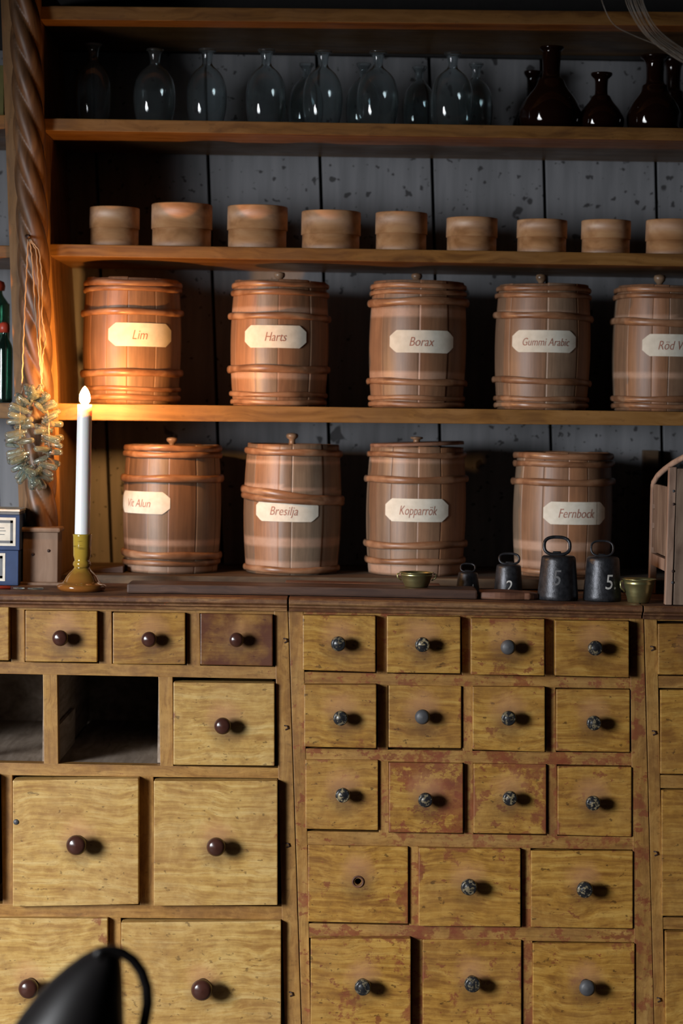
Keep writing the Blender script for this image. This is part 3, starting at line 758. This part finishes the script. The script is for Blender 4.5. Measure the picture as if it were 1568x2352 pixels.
# ------------------------------------------------------------------ glass bottles
def glass(name, label, px, ytop, ybot, prof, Yc, shelf, mat, group, wall=.0016, cat='bottle'):
    """prof: (half width px, py) from top down"""
    pc = P(px, (ytop+ybot)/2, Yc); z = shz(shelf, pc.x)+.0006
    zb_px = P(px, ybot, Yc).z; zt = P(px, ytop, Yc).z
    pts = []
    for hw, py in prof:
        t = (ybot-py)/(ybot-ytop); pts.append((S(hw, Yc), t*(zt-z)))
    pts.reverse()     # from the base upward
    # smooth by Catmull-Rom
    out = []
    for i in range(len(pts)-1):
        p0 = pts[max(i-1, 0)]; p1 = pts[i]; p2 = pts[i+1]; p3 = pts[min(i+2, len(pts)-1)]
        for s_ in range(5):
            t = s_/5
            f = lambda a, b_, c, d: .5*((2*b_)+(-a+c)*t+(2*a-5*b_+4*c-d)*t*t+(-a+3*b_-3*c+d)*t**3)
            out.append((max(f(p0[0], p1[0], p2[0], p3[0]), .0004), f(p0[1], p1[1], p2[1], p3[1])))
    out.append(pts[-1])
    outer = [(0, 0), (out[0][0]*.75, 0)]+out
    inner = [(max(r-wall, .0005), max(h, .004)) for r, h in reversed(out[:-1])]+[(out[0][0]*.6, .003), (0, .005)]
    m = MB(); m.lathe(outer+inner, (pc.x, Yc, z), 44, cap=False)
    o = m.build(name, mat, None, loc=(pc.x, Yc, z)); tag(o, label, cat, group); return o
def egg(yt, yb, lip=20, neck=12, body=47, foot=36, sh=.2):
    h = yb-yt
    return [(lip*.96, yt), (lip, yt+3), (lip*.72, yt+8), (neck, yt+h*.11), (neck*.98, yt+h*.19), (body*.40, yt+h*.235), (body*.63, yt+h*.29), (body*.85, yt+h*.38), (body*.97, yt+h*.50), (body, yt+h*.62), (body*.96, yt+h*.78), (body*.84, yt+h*.92), (foot*1.05, yb-3), (foot*.96, yb)]
G1 = 'clear glass bottles on the top shelf'
Yb = YF+.10
CL = [(214, 101, 271, 42, 0, 'clear egg-shaped bottle nearest the carved column on the top shelf'), (355, 113, 274, 48, 0, 'second clear egg-shaped bottle from the left, front row'),
      (475, 113, 276, 46, 0, 'third clear egg-shaped bottle from the left, front row'), (611, 114, 281, 46, 0, 'fourth clear egg-shaped bottle from the left, front row'),
      (741, 117, 285, 46, 0, 'fifth clear egg-shaped bottle from the left, front row'), (867, 118, 286, 48, 0, 'sixth clear egg-shaped bottle from the left, front row'),
      (1038, 121, 287, 49, 0, 'rightmost clear egg-shaped bottle of the front row'),
      (703, 146, 280, 40, 1, 'shorter clear bottle behind the fifth front bottle from the left'), (834, 146, 282, 40, 1, 'shorter clear bottle behind the sixth front bottle from the left'),
      (962, 153, 284, 38, 1, 'small dim clear bottle standing alone behind the gap in the front row'), (1092, 146, 285, 40, 1, 'short clear bottle behind the rightmost front bottle')]
for (px, yt, yb, bw, back, lab) in CL:
    glass('glass_bottle', lab, px, yt, yb, egg(yt, yb, body=bw, foot=bw*.70, lip=20 if not back else 17, neck=12 if not back else 10), Yb+(.075 if back else 0), 's2', M_glassclear, G1)
def flask(yt, yb, lip, neck, body, foot, nk=.33):
    h = yb-yt
    return [(lip, yt), (lip, yt+4), (lip*.80, yt+9), (neck, yt+h*.12), (neck*.97, yt+h*nk), (neck*1.35, yt+h*(nk+.05)), (body*.52, yt+h*(nk+.14)), (body*.80, yt+h*(nk+.27)), (body*.97, yt+h*(nk+.39)), (body, yt+h*.80), (body*.93, yt+h*.94), (foot, yb-1), (foot*.9, yb)]
G2 = 'dark brown glass flasks on the top shelf'
BR = [(1265, 108, 289, 27, 21, 70, 46, 0, 'large dark brown flask with tall neck, left of the small one'), (1380, 168, 289, 24, 15, 53, 36, 0, 'small dark brown flask between the two large ones'),
      (1503, 128, 291, 33, 21, 63, 44, 0, 'large round dark brown flask near the right edge'), (1222, 164, 287, 20, 13, 44, 34, 1, 'dark flask mostly hidden behind the tall-necked brown one'),
      (1545, 137, 290, 26, 17, 50, 36, 1, 'dark brown flask behind the right edge one')]
for (px, yt, yb, lp, nk, bd, ft, back, lab) in BR:
    glass('brown_flask', lab, px, yt, yb, flask(yt, yb, lp, nk, bd, ft), Yb+(.13 if back else .0), 's2', M_glassbrown, G2, cat='flask')
# green bottles on the left bay shelf
for (px, yt, hw, lab, dy) in ((10, 748, 19, 'tall green glass bottle with a red seal at the left edge', 0), (-8, 652, 30, 'taller green glass bottle standing behind the sealed one at the left edge', .07)):
    Yg = YF+.05+dy; o = glass('green_bottle', lab, px, yt, 918, [(hw*.5, yt), (hw*.55, yt+4), (hw*.45, yt+10), (hw*.45, yt+24), (hw*.9, yt+44), (hw, yt+60), (hw, 860), (hw, 908), (hw*.9, 916), (hw*.8, 918)], Yg, 'l4', M_glassgreen, 'green bottles on the left shelf')
    pc = P(px, yt, Yg)
    m = MB(); m.lathe([(S(hw*.62, Yg), -.012), (S(hw*.68, Yg), -.004), (S(hw*.6, Yg), .003), (S(hw*.3, Yg), .006), (0, .006)], tuple(pc), 20); m.build('wax_seal', M_redwax, o, loc=WLOC[o.name])

# ------------------------------------------------------------------ candlestick and candle
Yk = .062; pc = P(188, 1300, Yk); zk = wtz(pc.x)+.0004
zz = lambda py: P(188, py, Yk).z-P(188, 1359, Yk).z
s1 = lambda q: S(q, Yk)
m = MB()
prof = [(0, 0), (s1(50), 0), (s1(55), zz(1354)), (s1(57), zz(1348)), (s1(52), zz(1343)), (s1(45), zz(1341)), (s1(40), zz(1336)), (s1(36), zz(1328)), (s1(29), zz(1319)), (s1(22), zz(1312)), (s1(18), zz(1307)),
        (s1(18), zz(1304)), (s1(21), zz(1300)), (s1(20), zz(1294)), (s1(17), zz(1290)), (s1(18), zz(1285)), (s1(20), zz(1279)), (s1(20.5), zz(1255)), (s1(21), zz(1234)), (s1(22), zz(1230)), (s1(20.5), zz(1229)), (s1(18.6), zz(1231)), (s1(18.6), zz(1262)), (0, zz(1262))]
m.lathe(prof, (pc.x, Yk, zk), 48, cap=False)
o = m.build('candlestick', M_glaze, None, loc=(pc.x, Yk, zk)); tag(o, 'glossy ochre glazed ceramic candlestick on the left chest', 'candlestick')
zc0 = zk+zz(1261.5); A = P(191, 1231, Yk); B = P(194.5, 930, Yk)
cr = thing('candle', 'tall white burning candle standing in the ceramic candlestick', 'candle', (pc.x, Yk, zc0))
m = MB(); vs = []; n = 32; rows = 30
pr = [(s1(17.6), 0)]+[(s1(17.6)+(s1(16.8)-s1(17.6))*k/rows, k/rows) for k in range(1, rows+1)]+[(s1(15.5), 1.003), (s1(12), .998), (s1(5), .994), (0, .993)]
HH = B.z-zc0
m.lathe([(r, t*HH) for r, t in pr], (0, 0, 0), n)
m.v = [Vector((pc.x + (B.x-pc.x)*(v.z/HH) + v.x, Yk+v.y, zc0+v.z)) for v in m.v]
m.build('wax_body', M_wax, cr)
fx = B.x
m = MB(); m.tube([(fx, Yk, zc0+HH*.992), (fx+.0003, Yk, zc0+HH+.005), (fx+.001, Yk, zc0+HH+.009)], .0008, 8); m.build('wick', M_wick, cr)
m = MB(); hF = S(44, Yk); rF = S(13, Yk)
m.lathe([(0, .0), (rF*.55, hF*.06), (rF*.95, hF*.22), (rF, hF*.36), (rF*.95, hF*.52), (rF*.75, hF*.70), (rF*.45, hF*.86), (rF*.2, hF*.95), (0, hF)], (fx, Yk, zc0+HH-.0006), 20)
m.build('flame', M_flame, cr)

# ------------------------------------------------------------------ boards lying on the worktops
def slab(name, label, px0, px1, yf, yb, th, mat, bev=.003, taper=None, dz=0):
    a = P(px0, 1350, yf).x; b_ = P(px1, 1360, yf).x
    m = MB(); n = 12; vs = []; fs = []
    xs = [a+(b_-a)*i/n for i in range(n+1)]
    for i, x in enumerate(xs):
        z = max(wtz(x), wtz(b_) if th > .012 else wtz(x)) if False else wtz(x)
        z = wtz(x)+.0006+dz; k = 1 if not taper else taper(i/n); mid = (yf+yb)/2; hd = (yb-yf)/2*k
        vs += [(x, mid-hd, z), (x, mid+hd, z), (x, mid+hd, z+th*(1 if not taper else .6+.4*k)), (x, mid-hd, z+th*(1 if not taper else .6+.4*k))]
    for i in range(n):
        for j in range(4):
            k = (j+1) % 4; fs.append((i*4+j, (i+1)*4+j, (i+1)*4+k, i*4+k))
    fs += [(0, 1, 2, 3), tuple(n*4+i for i in (3, 2, 1, 0))]
    m.add(vs, fs); o = m.build(name, mat, None, bevel=bev)
    tag(o, label, 'board'); return o
slab('wooden_board', 'long dark brown board lying along the front of the worktops', 291, 1096, .022, .098, .0150, M_dark_board)
slab('wooden_board', 'thin reddish strip of wood lying behind the long dark board', 655, 1010, .125, .165, .0135, M_red_board, bev=.001)
slab('wooden_paddle', 'short rounded reddish wooden paddle at the right end of the dark board', 1102, 1240, .022, .085, .0125, M_red_board, taper=lambda t: (.72+.28*sin(pi*min(1, t*1.3))) if t < .77 else max(.25, 1-((t-.6)/.42)**2*.75))
# wedge of dark wood behind the candlestick
m = MB(); A = P(205, 1318, .25); B = P(280, 1300, .25); zb0 = shz('s5', A.x)+.0006
m.add([(A.x, .27, zb0), (B.x, .27, zb0), (B.x, .27, zb0+.012), (A.x, .27, zb0+.004), (A.x, .33, zb0), (B.x, .33, zb0), (B.x, .33, zb0+.012), (A.x, .33, zb0+.004)], [(3, 2, 1, 0), (4, 5, 6, 7), (0, 1, 5, 4), (1, 2, 6, 5), (2, 3, 7, 6), (3, 0, 4, 7)])
tag(m.build('wooden_wedge', M_dark_board, None, bevel=.001), 'dark wooden wedge lying beside the Vit Alun barrel behind the candle', 'wedge')
# narrow board on end at the wall behind the rack
m = MB(); A = P(1477, 1034, YW-.03); B = P(1505, 1330, YW-.03); m.box((A.x, YW-.03, shz('s5', A.x)+.0005), (B.x, YW-.012, A.z))
tag(m.build('upright_board', M_plank, None, bevel=.001), 'narrow dark board standing against the wall left of the rack', 'board')

# ------------------------------------------------------------------ iron weights
def weight(px, Yc, hwt, hwb, ytop, ring, num, numpos, nmat, label, numsize=.5, rr=.0022):
    ybp = None
    c = P(px, 1340, Yc); z = wtz(c.x)+.0005; zt = P(px, ytop, Yc-S(hwt, Yc)).z; H = zt-z
    rt_, rb = S(hwt, Yc), S(hwb, Yc)
    root = thing('iron_weight', label, 'weight', (c.x, Yc, z), 'black iron weights with ring handles')
    m = MB(); m.lathe([(0, 0), (rb*.96, 0), (rb, .0015), (rb*.995, H*.1), (rt_*1.02, H*.90), (rt_*.99, H*.965), (rt_*.9, H), (0, H+.001)], (c.x, Yc, z), 48)
    m.build('weight_body', M_iron, root)
    x0, y0, x1, y1 = ring; rcx = P((x0+x1)/2, y0, Yc).x; rw = S((x1-x0)/2, Yc)-rr
    ztop = P(px, y0, Yc).z; zlow = z+H-rr*.3; rh = (ztop-zlow)/2-rr; zc = (ztop+zlow)/2
    m = MB(); pts = []
    for i in range(40):
        a = 2*pi*i/40; ca, sa = cos(a), sin(a)
        k = .75; pts.append((rcx+rw*math.copysign(abs(ca)**k, ca), Yc+.004*sin(a), zc+rh*math.copysign(abs(sa)**k, sa)))
    m.tube(pts, rr, 12, True); m.build('ring_handle', M_iron, root)
    m = MB(); m.tube([(rcx-.007, Yc, z+H-.001), (rcx-.005, Yc, z+H+rr*1.8), (rcx+.005, Yc, z+H+rr*1.8), (rcx+.007, Yc, z+H-.001)], rr*.9, 8); m.build('staple', M_iron, root)
    if num:
        tv, tf, tw = text_mesh(num, .12, .0)
        nx, ny0, ny1 = numpos; zb_ = P(nx, ny1, Yc-rb).z; hh = P(nx, ny0, Yc-rb).z-zb_; sc_ = hh/.70
        xc = P(nx, ny0, Yc-rb*.9).x-c.x; a0 = asin(max(-.95, min(.95, xc/rb)))
        m = MB(); vs = []
        for x, y in tv:
            zq = zb_+y*sc_; t = (zq-z)/H; r = rb+(rt_-rb)*t+.0005; a = a0+(x-tw/2)*sc_*.9/r
            vs.append((c.x+r*sin(a), Yc-r*cos(a), zq))
        m.add(vs, tf); m.build('numeral', nmat, root)
weight(1281, .055, 39, 47, 1279, (1246, 1230, 1313, 1275), '5', (1278, 1309, 1345), M_grey_paint, 'large iron weight with a faint 5, left of the matching one', rr=.0028)
weight(1383, .055, 37, 44, 1281, (1355, 1240, 1411, 1278), '5.', (1404, 1320, 1354), M_white_paint, 'large iron weight with a bright white 5 and dot', rr=.0018)
weight(1167, .142, 28, 33, 1299, (1144, 1269, 1195, 1300), '2', (1168, 1333, 1360), M_white_paint, 'medium iron weight marked 2, behind the reddish paddle', rr=.0020)
weight(1074, .142, 22, 28, 1316, (1056, 1293, 1093, 1316), '1', (1086, 1342, 1362), M_white_paint, 'smallest iron weight marked 1, behind the end of the dark board', rr=.0014)

# ------------------------------------------------------------------ brass bowls
def bowl(px, Yc, hwt, hwb, ytop, z, label, ears):
    c = P(px, 1340, Yc); H = P(px, ytop, Yc-S(hwt, Yc)).z-z; rt_, rb = S(hwt, Yc), S(hwb, Yc)
    root = thing('brass_bowl', label, 'bowl', (c.x, Yc, z), 'small brass measuring bowls')
    m = MB()
    m.lathe([(0, 0), (rb*.95, 0), (rb, .001), (rb+(rt_-rb)*.45, H*.5), (rt_*.90, H*.78), (rt_*.92, H*.80), (rt_*.90, H*.83), (rt_*.93, H*.93), (rt_, H*.97), (rt_, H), (rt_*.95, H), (rt_*.88, H*.93), (rb+(rt_-rb)*.3, H*.3), (rb*.9, .0015), (0, .0015)], (c.x, Yc, z), 44, cap=False)
    m.build('bowl_body', M_brass, root)
    for sg in ears:
        x = c.x+sg*rt_*.97; m = MB(); m.tube([(x, Yc-.003, z+H*.90), (x+sg*.004, Yc-.004, z+H*.88), (x+sg*.0035, Yc-.004, z+H*.62), (x-sg*.003, Yc-.004, z+H*.45)], .0013, 8); m.build('lug_handle', M_brass, root)
x_ = P(956, 1340, .06).x
bowl(956, .06, 40, 27, 1317, wtz(x_)+.0160, 'shallow brass bowl standing on the long dark board', (-1, 1))
x_ = P(1467, 1340, .03).x
bowl(1467, .035, 39, 25, 1332, max(wtz(x_), wtz(x_+.03))+.0006, 'deeper brass bowl with side lugs between the right weight and the rack', (-1,))

# ------------------------------------------------------------------ wooden rack at the right edge
XR = P(1537, 1200, -.004).x; zR = wtz(XR+.05)+.0008; zRt = P(1540, 1073, -.004).z
rack = thing('wooden_rack', 'weathered wooden rack with curved top rail at the right edge on the worktop', 'rack', (XR+.05, .1, zR))
m = MB(); a = P(1537, 1073, -.004); b_ = P(1554, 1073, -.004); c_ = P(1534, 1386, -.004)
m.hexa([a, b_, Vector((b_.x-.0025, -.004, zR)), Vector((a.x-.0015, -.004, zR))], .016)
st = m.build('stile', M_rack, rack, bevel=.0012)
for (x, y, mt) in ((1547, 1128, M_knob_grey), (1547, 1158, M_redwax), (1545, 1312, M_redwax), (1544, 1338, M_knob_grey)):
    p = P(x, y, -.004); m = MB(); m.lathe([(0, 0), (.0024, 0), (.0018, .0006), (0, .0008)], (0, 0, 0), 12)
    m.v = [Vector((p.x+v.x, p.y-v.z, p.z+v.y)) for v in m.v]; m.build('screw', M_nail if mt is M_redwax else mt, rack)
m = MB(); m.box((b_.x+.0001, -.003, zR), (b_.x+.22, .011, zRt-.002)); m.build('front_panel', M_rackp, rack, bevel=.001)
m = MB(); m.box((XR+.002, .205, zR), (XR+.0135, .222, P(1500, 1112, .21).z)); m.build('rear_stile', M_rack, rack, bevel=.0012)
m = MB(); zt_ = P(1512, 1113, .19).z; zl_ = P(1516, 1258, .19).z
for (za, zb_2) in ((zl_, zl_+.0325), (zl_+.042, zl_+.066), (zl_+.074, zt_)):
    m.box((XR+.004, .183, za), (XR+.010, .2045, zb_2))
m.box((XR+.004, .0125, zl_-.006), (XR+.010, .182, zt_+.001)); m.build('side_panel', M_rackp, rack, bevel=.0006)
m = MB(); m.box((XR+.003, .0125, zl_-.030), (XR+.012, .2045, zl_-.010)); m.build('lower_rail', M_rack, rack, bevel=.001)
pts = [(1500, 1122, .205), (1501, 1108, .202), (1511, 1092, .19), (1526, 1078, .17), (1545, 1064, .15), (1570, 1050, .13), (1610, 1042, .11), (1660, 1050, .10), (1700, 1075, .10)]
m = MB(); m.tube([P(*q) for q in pts], .0058, 12, flat=.8); m.build('curved_rail', M_rack, rack)

# ------------------------------------------------------------------ string of little glass vials hung on the column
Yg = YF-.078
gl = thing('vial_garland', 'garland of small clear glass vials hanging on twine from the carved column', 'garland', tuple(P(80, 1010, Yg)))
m = MB(); p = P(63, 546, YF-.05); m.tube([P(60, 541, YF-.03), P(63, 546, YF-.06), P(67, 542, YF-.07)], .0026, 8); m.build('hook_nail', M_nail, gl)
def strand(pts, r=.0013):
    m = MB(); q = []
    for i in range(len(pts)-1):
        for s_ in range(10):
            t = s_/10; q.append(tuple(pts[i][k]+(pts[i+1][k]-pts[i][k])*t for k in range(3)))
    q.append(pts[-1]); w3 = [P(a+.8*sin(i*1.7), b_, Y) for i, (a, b_, Y) in enumerate(q)]
    m.tube(w3, r, 7); m.build('twine', M_twine, gl)
Ys = YF-.062
strand([(64, 550, Ys), (61, 620, Ys), (57, 700, Ys), (53, 800, Yg), (50, 885, Yg)])
strand([(68, 550, Ys), (73, 590, Ys), (80, 690, Ys), (88, 800, Yg), (94, 860, Yg), (98, 905, Yg)])
strand([(70, 551, Ys), (83, 575, Ys), (88, 650, Ys), (91, 760, Yg), (95, 860, Yg)])
strand([(70, 550, Ys), (90, 575, Ys), (97, 640, Ys), (96, 730, Ys), (105, 775, Ys), (98, 815, Yg), (96, 870, Yg)])
strand([(98, 900, Yg), (112, 960, Yg), (113, 1030, Yg), (100, 1085, Yg), (78, 1105, Yg), (56, 1080, Yg), (45, 1010, Yg), (46, 930, Yg), (52, 890, Yg)], .0009)
# one vial, then copies
def vial_mesh():
    m = MB(); L = .037; r = .0050
    pr = [(0, 0), (r*.5, .0004), (r*.85, .002), (r, .005), (r, L*.78), (r*.55, L*.86), (r*.55, L*.93), (r*.85, L*.97), (r*.85, L), (r*.4, L), (r*.35, L*.86), (r*.8, L*.76), (r*.8, .006), (r*.5, .003), (0, .0025)]
    m.lathe(pr, (0, 0, 0), 20, cap=False)
    return m
vm = vial_mesh(); rg = random.Random(4)
first = None; NV = 58
for i in range(NV):
    a = 2*pi*i/NV+rg.uniform(-.05, .05)
    px = 79+33*cos(a); py = 1003-92*sin(a)
    Yv = Yg+rg.uniform(-.010, .010)
    base = P(px, py, Yv)
    # vials point outward, most of them sideways
    d = Vector((cos(a)*1.0+rg.uniform(-.35, .35), rg.uniform(-.9, .35), sin(a)*.55+rg.uniform(-.3, .3))).normalized()
    if rg.random() < .25: d = Vector((-d.x, d.y, d.z))
    if first is None:
        first = vm.build('glass_vial', M_glassvial, gl, loc=(0, 0, 0)); o = first
    else:
        o = first.copy(); COL.objects.link(o); o.parent = gl
    o.rotation_mode = 'QUATERNION'; o.rotation_quaternion = (-d).to_track_quat('Z', 'Y')
    o.location = (base+d*.026) - WLOC[gl.name]
    sc_ = rg.uniform(.82, 1.1); o.scale = (sc_*1.1, sc_*1.1, sc_)

# ------------------------------------------------------------------ blue card boxes at the left edge
def card(x0, y0, x1, y1, y, lab, dz_name, rough_label, z0, H):
    A = P(x1, (y0+y1)/2, y); xa = A.x-.13
    root = thing('blue_box', lab, 'box', (A.x-.065, y+.05, z0), 'blue card boxes stacked at the left edge')
    m = MB(); m.box((xa, y, z0), (A.x, y+.10, z0+H)); m.build('box_body', M_blue, root, bevel=.001)
    if rough_label:
        e = P(rough_label, (y0+y1)/2, y).x; w_ = .085; h = H*.80; zc = z0+H*.52
        m = MB(); m.box((e-w_, y-.0006, zc-h/2), (e, y-.0001, zc+h/2)); pl = m.build('paper_label', M_paper, root, bevel=.0002, seg=1)
        m = MB(); k = .0045; t = .0045
        for (xa_, xb_, za, zb_) in ((e-w_+k, e-k, zc+h/2-k-t, zc+h/2-k), (e-w_+k, e-k, zc-h/2+k, zc-h/2+k+t), (e-k-t, e-k, zc-h/2+k, zc+h/2-k), (e-w_+k, e-w_+k+t, zc-h/2+k, zc+h/2-k)):
            m.box((xa_, y-.0009, za), (xb_, y-.0006, zb_))
        m.build('printed_border', M_greycard, pl)
        m = MB()
        for dz in (.006, .001, -.005):
            m.box((e-w_+.016+abs(dz), y-.0009, zc+dz), (e-.016-abs(dz)*.5, y-.0006, zc+dz+.0009))
        m.build('printed_lines', M_inkd, pl)
yb2 = .135; xq = P(40, 1340, yb2).x; zq = wtz(xq)+.0008
H1 = P(0, 1264, yb2).z-zq
card(-60, 1266, 42, 1345, yb2, 'lower navy blue box with framed paper label in the left edge stack', '', 12, zq, H1)
H2 = P(0, 1182, yb2).z-(zq+H1)
card(-60, 1180, 45, 1262, yb2, 'upper navy blue box with framed paper label in the left edge stack', '', 36, zq+H1+.0005, H2-.0005)
zq2 = zq+H1+H2
for (lb, hh, mt, xr) in (('grey paper folder lying on the upper blue box', .0045, M_greycard, 44), ('cream paper bundle topmost on the blue boxes', .0040, M_paper, 45)):
    A = P(xr, 1170, yb2); m = MB(); m.box((A.x-.12, yb2+.002, zq2+.0003), (A.x, yb2+.095, zq2+hh)); zq2 += hh+.0003
    tag(m.build('paper_folder', mt, None, bevel=.0008), lb, 'folder')
m = MB(); A = P(24, 1352, .07); z_ = wtz(A.x)+.0031; m.tube([(A.x-.10, .07, z_+.0006), (A.x, .07, z_)], .0031, 10, flat=1.0)
tag(m.build('sealing_wax_stick', M_redwax, None), 'red stick lying at the left edge in front of the blue boxes', 'stick')
for (px, r, lb) in ((44, .010, 'small glass disc lying next to the red stick'), (82, .014, 'larger glass disc lying at the foot of the column')):
    A = P(px, 1353, .075); z_ = wtz(A.x)+.0004; m = MB(); m.lathe([(0, 0), (r*.9, 0), (r, .0012), (r*.9, .0025), (0, .0032)], (A.x, .075, z_), 28); tag(m.build('glass_disc', M_glassvial, None), lb, 'glass disc')
m = MB(); A = P(9, 200, YF+.06); z_ = shz('l2', A.x)+.0005; m.box((A.x-.10, YF+.06, z_), (A.x, YF+.09, P(9, 150, YF+.06).z)); tag(m.build('card_box', M_yellow, None, bevel=.001), 'dull olive box on the top left shelf behind the column', 'box')

# ------------------------------------------------------------------ hanging wires, top right
wr = MB(); Yw = -.30
curves = [[(1378, -30), (1384, 8), (1408, 55), (1452, 80), (1500, 100), (1545, 122), (1600, 150), (1700, 190)]]
base = [(1432, -30), (1440, 10), (1462, 55), (1490, 90), (1530, 120), (1570, 146), (1640, 180), (1720, 205)]
rw_ = random.Random(2)
for k in range(11):
    o_ = k*4.2; q = []
    for j, (x, y) in enumerate(base):
        q.append((x+o_*(1-.10*j)+rw_.uniform(-1.5, 1.5), y-o_*.10*j+rw_.uniform(-1.5, 1.5)))
    curves.append(q)
for k, cv in enumerate(curves):
    pts = []
    for i in range(len(cv)-1):
        p0 = cv[max(i-1, 0)]; p1 = cv[i]; p2 = cv[i+1]; p3 = cv[min(i+2, len(cv)-1)]
        for s_ in range(6):
            t = s_/6; f = lambda a, b_, c, d: .5*((2*b_)+(-a+c)*t+(2*a-5*b_+4*c-d)*t*t+(-a+3*b_-3*c+d)*t**3)
            pts.append(P(f(p0[0], p1[0], p2[0], p3[0]), f(p0[1], p1[1], p2[1], p3[1]), Yw+.01*sin(k*2.1)+.002*i))
    wr.tube(pts, .0006, 5)
tag(wr.build('wire_bundle', M_wire, None), 'bundle of thin pale wires curving down from the top right corner', 'wires')

# ------------------------------------------------------------------ tin jug on a bench in the foreground
Yj = -1.10
left = [(236, 2172), (215, 2180), (185, 2196), (150, 2222), (115, 2252), (80, 2290), (50, 2328), (20, 2372), (-5, 2420), (-25, 2480)]
right = [(262, 2172), (272, 2182), (278, 2200), (281, 2226), (283, 2256), (284, 2292), (285, 2332), (286, 2376), (287, 2424), (290, 2480)]
m = MB(); n = 44; vs = []; fs = []; rings = []
zl = P(0, 3050, Yj).z
for (a, b_) in zip(left, right):
    A = P(*a, Yj); B = P(*b_, Yj); rings.append(((A+B)/2, (B.x-A.x)/2, (B.z-A.z)/2))
cc, rr_, _ = rings[-1]
rings += [(Vector((cc.x, cc.y, cc.z-.01)), rr_, 0), (Vector((cc.x, cc.y, cc.z-.012)), rr_*1.03, 0), (Vector((cc.x, cc.y, cc.z-.016)), rr_*1.0, 0), (Vector((cc.x, cc.y, zl)), rr_*1.12, 0), (Vector((cc.x, cc.y, zl-.004)), rr_*1.1, 0)]
for (c, r, tz) in rings:
    for i in range(n):
        a = 2*pi*i/n; vs.append((c.x+r*sin(a), c.y-r*cos(a), c.z+tz*sin(a)))
for k in range(len(rings)-1):
    for i in range(n):
        j = (i+1) % n; fs.append((k*n+i, k*n+j, (k+1)*n+j, (k+1)*n+i))
fs += [tuple(range(n)), tuple(reversed([(len(rings)-1)*n+i for i in range(n)]))]
jug = thing('tin_jug', 'dark tin jug with slanted hood and curved handle in the foreground', 'jug', (cc.x, cc.y, zl-.004))
m.add(vs, fs, True); m.build('jug_body', M_pewter, jug)
hp = [(222, 2200, 0), (233, 2186, 0), (252, 2182, 0), (280, 2188, 0), (305, 2204, 0), (325, 2232, 0), (337, 2268, 0), (339, 2305, 0), (332, 2345, 0), (320, 2400, 0), (303, 2460, 0), (286, 2520, 0)]
m = MB(); m.tube([P(x, y, Yj-.030+.004*i) for i, (x, y, _) in enumerate(hp)], .0066, 12, flat=.8); m.build('handle', M_pewter, jug)
bz = zl-.0045
bench = thing('wooden_bench', 'small wooden bench under the tin jug, below the picture edge', 'bench', (cc.x, cc.y, 0))
m = MB(); m.box((cc.x-.25, cc.y-.16, bz-.03), (cc.x+.25, cc.y+.16, bz)); m.build('seat', M_stool, bench, bevel=.003)
for sx in (-1, 1):
    for sy in (-1, 1):
        m = MB(); x = cc.x+sx*.21; y = cc.y+sy*.12; m.box((x-.02, y-.02, .0005), (x+.02, y+.02, bz-.0302)); m.build('leg', M_stool, bench, bevel=.002)
